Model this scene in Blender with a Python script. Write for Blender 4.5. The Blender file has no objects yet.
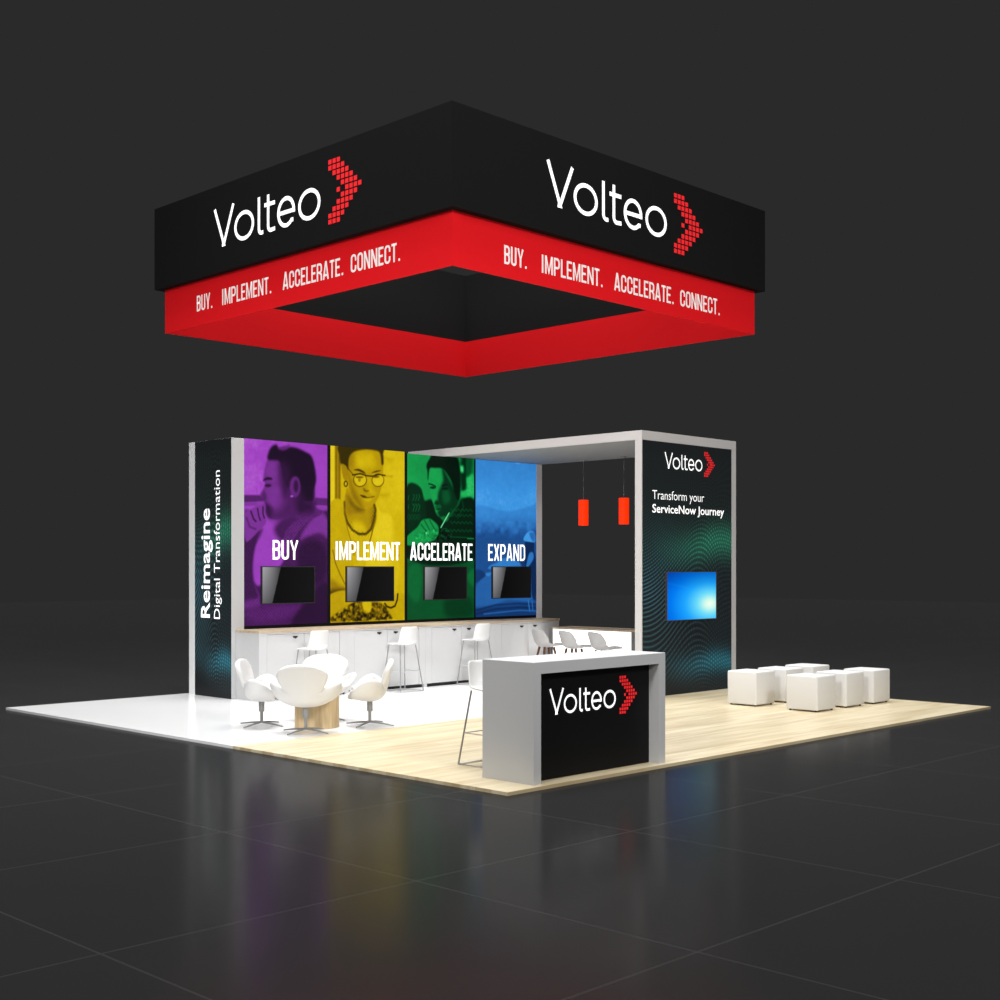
import bpy, bmesh, math, random
import numpy as np
from mathutils import Vector, Matrix
random.seed(7)
S = bpy.context.scene
COL = S.collection
PI = math.pi

# ------------------------------------------------------------------ helpers
def lin(c):
    return tuple((x/12.92 if x <= 0.04045 else ((x+0.055)/1.055)**2.4) for x in c)
def rgb(r, g, b):
    return lin((r/255., g/255., b/255.))

def mat(name, col, rough=.5, spec=.5, metal=0., emit=None, es=1.0, noise=0.0, nscale=30., coat=0.):
    m = bpy.data.materials.new(name); m.use_nodes = True
    nt = m.node_tree; b = nt.nodes['Principled BSDF']
    b.inputs['Base Color'].default_value = (*col, 1)
    b.inputs['Roughness'].default_value = rough
    b.inputs['Specular IOR Level'].default_value = spec
    b.inputs['Metallic'].default_value = metal
    b.inputs['Coat Weight'].default_value = coat
    if emit:
        b.inputs['Emission Color'].default_value = (*emit, 1); b.inputs['Emission Strength'].default_value = es
    if noise:
        tc = nt.nodes.new('ShaderNodeTexCoord'); n = nt.nodes.new('ShaderNodeTexNoise')
        n.inputs['Scale'].default_value = nscale; n.inputs['Detail'].default_value = 4
        nt.links.new(tc.outputs['Object'], n.inputs['Vector'])
        mx = nt.nodes.new('ShaderNodeMix'); mx.data_type = 'RGBA'
        mx.inputs[6].default_value = (*[c*(1-noise) for c in col], 1)
        mx.inputs[7].default_value = (*[min(1, c*(1+noise)) for c in col], 1)
        nt.links.new(n.outputs['Fac'], mx.inputs[0]); nt.links.new(mx.outputs[2], b.inputs['Base Color'])
    return m

def attr_mat(name, emit=1.0, base=0.15, rough=.5, spec=.2):
    m = bpy.data.materials.new(name); m.use_nodes = True
    nt = m.node_tree; b = nt.nodes['Principled BSDF']
    a = nt.nodes.new('ShaderNodeVertexColor'); a.layer_name = 'Col'
    mu = nt.nodes.new('ShaderNodeMix'); mu.data_type = 'RGBA'; mu.inputs[0].default_value = base
    mu.inputs[6].default_value = (0, 0, 0, 1)
    nt.links.new(a.outputs['Color'], mu.inputs[7]); nt.links.new(mu.outputs[2], b.inputs['Base Color'])
    nt.links.new(a.outputs['Color'], b.inputs['Emission Color']); b.inputs['Emission Strength'].default_value = emit
    b.inputs['Roughness'].default_value = rough; b.inputs['Specular IOR Level'].default_value = spec
    return m

def link(name, me, m=None, parent=None, loc=None):
    o = bpy.data.objects.new(name, me); COL.objects.link(o)
    if m is not None and me is not None:
        for x in (m if isinstance(m, (list, tuple)) else [m]): me.materials.append(x)
    if parent: o.parent = parent
    if loc: o.location = loc
    return o

def thing(name, label, cat, loc=(0, 0, 0), rotz=0., group=None, kind=None):
    o = bpy.data.objects.new(name, None); COL.objects.link(o); o.empty_display_size = .1
    o.location = loc; o.rotation_euler = (0, 0, rotz)
    return tag(o, label, cat, group, kind)
def tag(o, label, cat, group=None, kind=None):
    o['label'] = label; o['category'] = cat
    if group: o['group'] = group
    if kind: o['kind'] = kind
    return o
def dup(root, loc, rotz, label):
    r = root.copy(); COL.objects.link(r); r.location = loc; r.rotation_euler = (0, 0, rotz); r['label'] = label
    for ch in list(root.children):
        c = ch.copy(); COL.objects.link(c); c.parent = r
        for g in list(ch.children):
            d = g.copy(); COL.objects.link(d); d.parent = c
    return r

class MB:
    """collects shapes for ONE mesh"""
    def __init__(s): s.v = []; s.f = []; s.mi = []; s.sm = []
    def add(s, vs, fs, mi=0, smooth=False):
        k = len(s.v); s.v += [tuple(p) for p in vs]
        s.f += [tuple(i+k for i in f) for f in fs]; s.mi += [mi]*len(fs); s.sm += [smooth]*len(fs)
        return s
    def box(s, x0, x1, y0, y1, z0, z1, mi=0):
        v = [(x0, y0, z0), (x1, y0, z0), (x1, y1, z0), (x0, y1, z0), (x0, y0, z1), (x1, y0, z1), (x1, y1, z1), (x0, y1, z1)]
        return s.add(v, [(0, 3, 2, 1), (4, 5, 6, 7), (0, 1, 5, 4), (1, 2, 6, 5), (2, 3, 7, 6), (3, 0, 4, 7)], mi)
    def rbox(s, x0, x1, y0, y1, z0, z1, r=.02, seg=3, mi=0):
        bm = bmesh.new(); bmesh.ops.create_cube(bm, size=1)
        for v in bm.verts:
            v.co = Vector(((x0+x1)/2+v.co.x*(x1-x0), (y0+y1)/2+v.co.y*(y1-y0), (z0+z1)/2+v.co.z*(z1-z0)))
        bmesh.ops.bevel(bm, geom=bm.edges[:], offset=r, segments=seg, profile=.5, affect='EDGES')
        bm.verts.index_update()
        s.add([v.co[:] for v in bm.verts], [[v.index for v in f.verts] for f in bm.faces], mi, True); bm.free(); return s
    def tube(s, pts, r, n=8, closed=False, mi=0):
        P = [Vector(p) for p in pts]; N = len(P); rs = r if isinstance(r, (list, tuple)) else [r]*N
        vs = []; fs = []; prev = None
        for i, p in enumerate(P):
            if closed: t = P[(i+1) % N]-P[i-1]
            else: t = P[min(i+1, N-1)]-P[max(i-1, 0)]
            t.normalize()
            if prev is None:
                a = Vector((0, 0, 1)) if abs(t.z) < .9 else Vector((1, 0, 0))
                u = t.cross(a).normalized()
            else:
                u = (prev-t*prev.dot(t)).normalized()
            prev = u; w = t.cross(u)
            for k in range(n):
                an = 2*PI*k/n; vs.append(p+(u*math.cos(an)+w*math.sin(an))*rs[i])
        for i in range(N if closed else N-1):
            j = (i+1) % N
            for k in range(n): fs.append((i*n+k, i*n+(k+1) % n, j*n+(k+1) % n, j*n+k))
        s.add(vs, fs, mi, True)
        if not closed:
            s.add(vs[:n], [tuple(range(n))[::-1]], mi); s.add(vs[-n:], [tuple(range(n))], mi)
        return s
    def lathe(s, prof, n=40, c=(0, 0), mi=0, smooth=True):
        vs = []; fs = []
        for r, z in prof:
            for k in range(n): vs.append((c[0]+r*math.cos(2*PI*k/n), c[1]+r*math.sin(2*PI*k/n), z))
        for i in range(len(prof)-1):
            for k in range(n): fs.append((i*n+k, i*n+(k+1) % n, (i+1)*n+(k+1) % n, (i+1)*n+k))
        s.add(vs, fs, mi, smooth)
        if prof[0][0] > 1e-4: s.add(vs[:n], [tuple(range(n))[::-1]], mi)
        if prof[-1][0] > 1e-4: s.add(vs[-n:], [tuple(range(n))], mi)
        return s
    def build(s, name, m, parent=None, loc=None, bevel=0., subsurf=0, solid=0.):
        me = bpy.data.meshes.new(name); me.from_pydata(s.v, [], s.f); me.update()
        me.polygons.foreach_set('material_index', s.mi); me.polygons.foreach_set('use_smooth', s.sm)
        o = link(name, me, m, parent, loc)
        if solid:
            md = o.modifiers.new('thick', 'SOLIDIFY'); md.thickness = solid; md.offset = -1
        if bevel:
            md = o.modifiers.new('bev', 'BEVEL'); md.width = bevel; md.segments = 2; md.limit_method = 'ANGLE'
        if subsurf:
            md = o.modifiers.new('sub', 'SUBSURF'); md.levels = subsurf; md.render_levels = subsurf
        return o

class Plane:
    """a flat face in the scene: a along its width, b up, n out of it"""
    def __init__(s, o, ex, ez): s.o = Vector(o); s.ex = Vector(ex); s.ez = Vector(ez); s.n = s.ex.cross(s.ez).normalized()
    def at(s, a, b, out=0.): return s.o+s.ex*a+s.ez*b+s.n*out

# ------------------------------------------------------------------ lettering
def stroke(mb, pl, pts, t, out, closed=False):
    P = []
    for p in pts:
        p = Vector((p[0], p[1]))
        if not P or (p-P[-1]).length > 1e-4: P.append(p)
    if closed and (P[0]-P[-1]).length < 1e-4: P.pop()
    N = len(P); L = []; R = []
    for i in range(N):
        if closed: a, b = P[i-1], P[(i+1) % N]
        else: a, b = (P[i-1] if i else None), (P[i+1] if i < N-1 else None)
        d1 = (P[i]-a).normalized() if a is not None else None
        d2 = (b-P[i]).normalized() if b is not None else None
        d1 = d1 if d1 is not None else d2; d2 = d2 if d2 is not None else d1
        n1 = Vector((-d1.y, d1.x)); n2 = Vector((-d2.y, d2.x)); m = n1+n2
        if m.length < 1e-5: m = n1
        m.normalize(); k = min(1/max(m.dot(n1), .3), 2.2)
        L.append(P[i]+m*(t/2*k)); R.append(P[i]-m*(t/2*k))
    vs = [pl.at(p.x, p.y, out) for p in L]+[pl.at(p.x, p.y, out) for p in R]
    fs = [((i, N+i, N+(i+1) % N, (i+1) % N)) for i in range(N if closed else N-1)]
    mb.add(vs, fs)
def arc(cx, cy, rx, ry, a0, a1, n=14):
    return [(cx+rx*math.cos(math.radians(a0+(a1-a0)*i/n)), cy+ry*math.sin(math.radians(a0+(a1-a0)*i/n))) for i in range(n+1)]
def wordmark(mb, pl, a0, b0, sx, sz, out):
    """thin rounded wordmark, unit size 2.314 x 0.525"""
    t = .051
    class Sc:   # scaled view of the plane
        n = pl.n
        @staticmethod
        def at(a, b, o=0.): return pl.at(a0+a*sx, b0+b*sz, o)
    def st(p, c=False): stroke(mb, Sc, p, t, out, c)
    st([(.035, .525), (.252, .03), (.247, .03), (.469, .525)])
    st(arc(.7115, .195, .197, .168, 0, 345, 30), True)
    st([(1.04, .49), (1.04, .09)]+arc(1.095, .09, .055, .062, 180, 270, 6)+[(1.135, .032)])
    st([(1.24, .485), (1.24, .09)]+arc(1.297, .09, .057, .062, 180, 270, 6)+[(1.388, .034)])
    st([(1.157, .362), (1.385, .362)])
    st([(1.46, .192), (1.775, .192)])
    st([(1.778, .165)]+arc(1.6175, .195, .16, .168, 0, 315, 28)+[(1.768, .075)])
    st(arc(2.0885, .195, .197, .168, 0, 345, 30), True)
ROWS = [(0, 1, 2), (0, 1, 2, 3), (1, 2, 3, 4), (2, 3, 4, 5), (3, 4, 5, 6), (2, 4, 5, 6, 7), (3, 4, 5, 6), (2, 3, 4, 5), (1, 2, 3, 4), (0, 1, 2, 3), (0, 1, 2)]
def chevron(mb, pl, a0, a1, b0, b1, out):
    pw = (a1-a0)/7.85; ph = (b1-b0)/10.85
    for r, cols in enumerate(ROWS):
        for c in cols:
            x = a0+c*pw; z = b1-(r+1)*ph+.15*ph
            mb.add([pl.at(x, z, out), pl.at(x+.77*pw, z, out), pl.at(x+.77*pw, z+.77*ph, out), pl.at(x, z+.77*ph, out)], [(0, 1, 2, 3)])
def glyph(c, w, t):
    """condensed capitals, height 1, centre lines inset by half the stroke t"""
    h = t/2; l, r, b, T = h, w-h, h, 1-h; q = min(.16, (r-l)*.48)
    def cor(cx, cy, a0, a1): return arc(cx, cy, q, q, a0, a1, 4)
    if c == 'I': return [([(w/2, 0), (w/2, 1)], 0)]
    if c == 'L': return [([(l, 1), (l, b), (w, b)], 0)]
    if c == 'T': return [([(0, T), (w, T)], 0), ([(w/2, 0), (w/2, 1)], 0)]
    if c == 'E': return [([(w, T), (l, T), (l, b), (w, b)], 0), ([(l, .51), (w*.88, .51)], 0)]
    if c == 'N': return [([(l, 0), (l, 1)], 0), ([(r, 0), (r, 1)], 0), ([(l+.01, 1-.03), (r-.01, .03)], 0)]
    if c == 'M': return [([(l, 0), (l, 1)], 0), ([(r, 0), (r, 1)], 0), ([(l+.02, .98), (w/2, .1), (r-.02, .98)], 0)]
    if c == 'U': return [([(l, 1)]+cor(l+q, b+q, 180, 270)+cor(r-q, b+q, 270, 360)+[(r, 1)], 0)]
    if c == 'Y': return [([(l*.8, 1), (w/2, .4), (w-l*.8, 1)], 0), ([(w/2, 0), (w/2, .45)], 0)]
    if c == 'V': return [([(l, 1), (w/2, .02), (r, 1)], 0)]
    if c == 'X': return [([(l, 0), (r, 1)], 0), ([(l, 1), (r, 0)], 0)]
    if c == 'A': return [([(l*.9, 0), (w/2-.02, .97), (w/2+.02, .97), (w-l*.9, 0)], 0), ([(w*.22, .24), (w*.78, .24)], 0)]
    if c == 'C': return [([(r, .62)]+cor(r-q, T-q, 0, 90)+cor(l+q, T-q, 90, 180)+cor(l+q, b+q, 180, 270)+cor(r-q, b+q, 270, 360)+[(r, .38)], 0)]
    if c == 'O': return [(cor(r-q, T-q, 0, 90)+cor(l+q, T-q, 90, 180)+cor(l+q, b+q, 180, 270)+cor(r-q, b+q, 270, 360), 1)]
    if c == 'D': return [(cor(r-q, T-q, 0, 90)+[(l, T), (l, b)]+cor(r-q, b+q, 270, 360), 1)]
    if c == 'P': return [([(l, 0), (l, T)]+cor(r-q, T-q, 90, 0)+cor(r-q, .45+q, 360, 270)+[(l, .45)], 0)]
    if c == 'R': return [([(l, 0), (l, T)]+cor(r-q, T-q, 90, 0)+cor(r-q, .47+q, 360, 270)+[(l, .47)], 0), ([(w*.55, .47), (r, .33), (r, 0)], 0)]
    if c == 'B': return [(cor(r-q, T-q, 90, 0)+cor(r-q, .53+q, 360, 270)+[(l, .53), (l, T)], 1), (cor(r-q, .53-q, 90, 0)+cor(r-q, b+q, 360, 270)+[(l, b), (l, .53)], 1)]
    if c == '.': return [([(w/2, 0), (w/2, t*1.05)], 0)]
    return []
WID = {'I': .17, 'M': .5, '.': .2, 'T': .34, 'L': .32, 'E': .34, 'N': .42, 'Y': .42, 'A': .43, ' ': .25}
def caps(mb, pl, text, a0, a1, b0, b1, out, t=.125):
    ws = [WID.get(c, .39) for c in text]; gap = .065; tot = sum(ws)+gap*(len(ws)-1)
    sx = (a1-a0)/tot; sz = b1-b0
    # the stroke is laid out in scaled metric space so that it keeps one width
    asp = sx/sz; x = 0.
    class Sc:
        @staticmethod
        def at(a, b, o=0.): return pl.at(a0+a*sz, b0+b*sz, o)
    for c, w in zip(text, ws):
        for pts, cl in glyph(c, w*asp, t):
            stroke(mb, Sc, [(x+p[0], p[1]) for p in pts], t, out, bool(cl))
        x += (w+gap)*asp
def face_text(pl, text, a0, a1, b0, cap, out, bold, name, parent, label):
    """one flat mesh part per word, the line fitted between a0 and a1"""
    cu = bpy.data.curves.new('t', 'FONT'); cu.body = text; cu.size = 1; cu.offset = bold; cu.resolution_u = 3
    o = bpy.data.objects.new('t', cu); COL.objects.link(o)
    dg = bpy.context.evaluated_depsgraph_get(); me = bpy.data.meshes.new_from_object(o.evaluated_get(dg))
    n = len(me.vertices); co = np.zeros(n*3); me.vertices.foreach_get('co', co); co = co.reshape(-1, 3)
    fs = [tuple(p.vertices) for p in me.polygons]
    bpy.data.objects.remove(o); bpy.data.meshes.remove(me); bpy.data.curves.remove(cu)
    x0, x1 = co[:, 0].min(), co[:, 0].max(); top = .727
    iv = sorted((co[list(f), 0].min(), co[list(f), 0].max()) for f in fs); gaps = []; hi = iv[0][1]
    for p, q in iv:
        if p > hi: gaps.append((p-hi, (p+hi)/2))
        hi = max(hi, q)
    cuts = [-1e9]+sorted(g[1] for g in sorted(gaps)[::-1][:text.count(' ')])+[1e9]
    for lo, up in zip(cuts, cuts[1:]):
        F = [f for f in fs if lo < co[f[0], 0] < up]; idx = sorted({i for f in F for i in f}); mp = {i: k for k, i in enumerate(idx)}
        mb = MB(); mb.add([pl.at(a0+(co[i, 0]-x0)/(x1-x0)*(a1-a0), b0+co[i, 1]/top*cap, out) for i in idx], [tuple(mp[i] for i in f) for f in F])
        mb.build(name, M['white_ink'], parent)['label'] = label

# ------------------------------------------------------------------ printed pictures (painted per vertex on a fine mesh)
def picture_mesh(name, pl, w, h, nx, nz, color_fn, m, parent, out=.004):
    """color_fn(a, b) -> (n,3) linear rgb, a and b in metres from the lower left corner"""
    A, B = np.meshgrid(np.linspace(0, w, nx+1), np.linspace(0, h, nz+1)); a = A.ravel(); b = B.ravel()
    c = color_fn(a, b)
    o = np.array(pl.o); ex = np.array(pl.ex); ez = np.array(pl.ez); nn = np.array(pl.n)
    co = o+np.outer(a, ex)+np.outer(b, ez)+nn*out
    i = np.arange(nx*nz); r = i//nx; q = i % nx; k = r*(nx+1)+q
    F = np.stack([k, k+1, k+nx+2, k+nx+1], 1)
    me = bpy.data.meshes.new(name); me.vertices.add(len(co)); me.vertices.foreach_set('co', co.ravel())
    me.loops.add(4*len(F)); me.loops.foreach_set('vertex_index', F.ravel().astype(np.int32))
    me.polygons.add(len(F)); me.polygons.foreach_set('loop_start', np.arange(0, 4*len(F), 4, dtype=np.int32))
    me.update(); me.validate()
    at = me.color_attributes.new('Col', 'FLOAT_COLOR', 'POINT')
    rgba = np.ones((len(co), 4), np.float32); rgba[:, :3] = np.clip(c, 0, 1); at.data.foreach_set('color', rgba.ravel())
    return link(name, me, m, parent)
def smooth_closed(P, k=5):
    P = np.array(P); N = len(P); o = []
    for i in range(N):
        p0, p1, p2, p3 = P[i-1], P[i], P[(i+1) % N], P[(i+2) % N]
        for j in range(k):
            t = j/k
            o.append(.5*((2*p1)+(-p0+p2)*t+(2*p0-5*p1+4*p2-p3)*t*t+(-p0+3*p1-3*p2+p3)*t**3))
    return np.array(o)
def seg_dist(a, b, P, closed):
    d = np.full(a.shape, 1e9); ins = np.zeros(a.shape, bool); N = len(P)
    for i in range(N if closed else N-1):
        x0, y0 = P[i]; x1, y1 = P[(i+1) % N]; dx, dy = x1-x0, y1-y0; L = dx*dx+dy*dy+1e-12
        t = np.clip(((a-x0)*dx+(b-y0)*dy)/L, 0, 1)
        d = np.minimum(d, (a-x0-t*dx)**2+(b-y0-t*dy)**2)
        if closed and dy != 0:
            ins ^= ((y0 > b) != (y1 > b)) & (a < dx*(b-y0)/dy+x0)
    d = np.sqrt(d); return np.where(ins, -d, d) if closed else d
def paint(a, b, shapes, base):
    L = np.full(a.shape, base) if np.isscalar(base) else base.copy()
    rng = np.random.default_rng(3); nz = rng.random(a.shape); G = rng.random((97, 97))
    def vn(f):
        x = a*f+3.3; y = b*f+7.1; i = np.floor(x).astype(int); j = np.floor(y).astype(int); u = x-i; v = y-j; u = u*u*(3-2*u); v = v*v*(3-2*v)
        g = lambda p, q: G[p % 97, q % 97]
        return (g(i, j)*(1-u)+g(i+1, j)*u)*(1-v)+(g(i, j+1)*(1-u)+g(i+1, j+1)*u)*v-.5
    for k, lum, soft, wd, pts in shapes:
        P = np.array(pts).reshape(-1, 2); pad = soft*1.5+wd+.01
        if k in 'pn': P = smooth_closed(P)
        mn = P.min(0)-pad; mx = P.max(0)+pad
        s = (a > mn[0]) & (a < mx[0]) & (b > mn[1]) & (b < mx[1])
        if not s.any(): continue
        aa, bb = a[s], b[s]; d = seg_dist(aa, bb, P, k != 'l')
        if k == 'l': d = d-wd
        f = np.clip(.5-d/(2*max(soft, .004)), 0, 1); f = f*f*(3-2*f)
        if k == 'n':
            pat = 2*vn(wd)[s]+1.2*vn(wd*2.1)[s] if wd < 30 else np.sin(aa*wd*6.283*.28)*np.sin(bb*wd*6.283*.28)*.6+(nz[s]-.5)*1.2
            L[s] = L[s]+f*lum*pat
        else: L[s] = L[s]*(1-f)+lum*f
    L = L*(1+.05*vn(5)+.05*vn(13)+.05*vn(31))
    return np.clip(L, 0, 1)
def ramp(L, stops):
    xs = [s[0] for s in stops]; cs = np.array([s[1] for s in stops])/255.
    c = np.stack([np.interp(L, xs, cs[:, i]) for i in range(3)], 1)
    return np.where(c <= .04045, c/12.92, ((c+.055)/1.055)**2.4)

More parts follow.
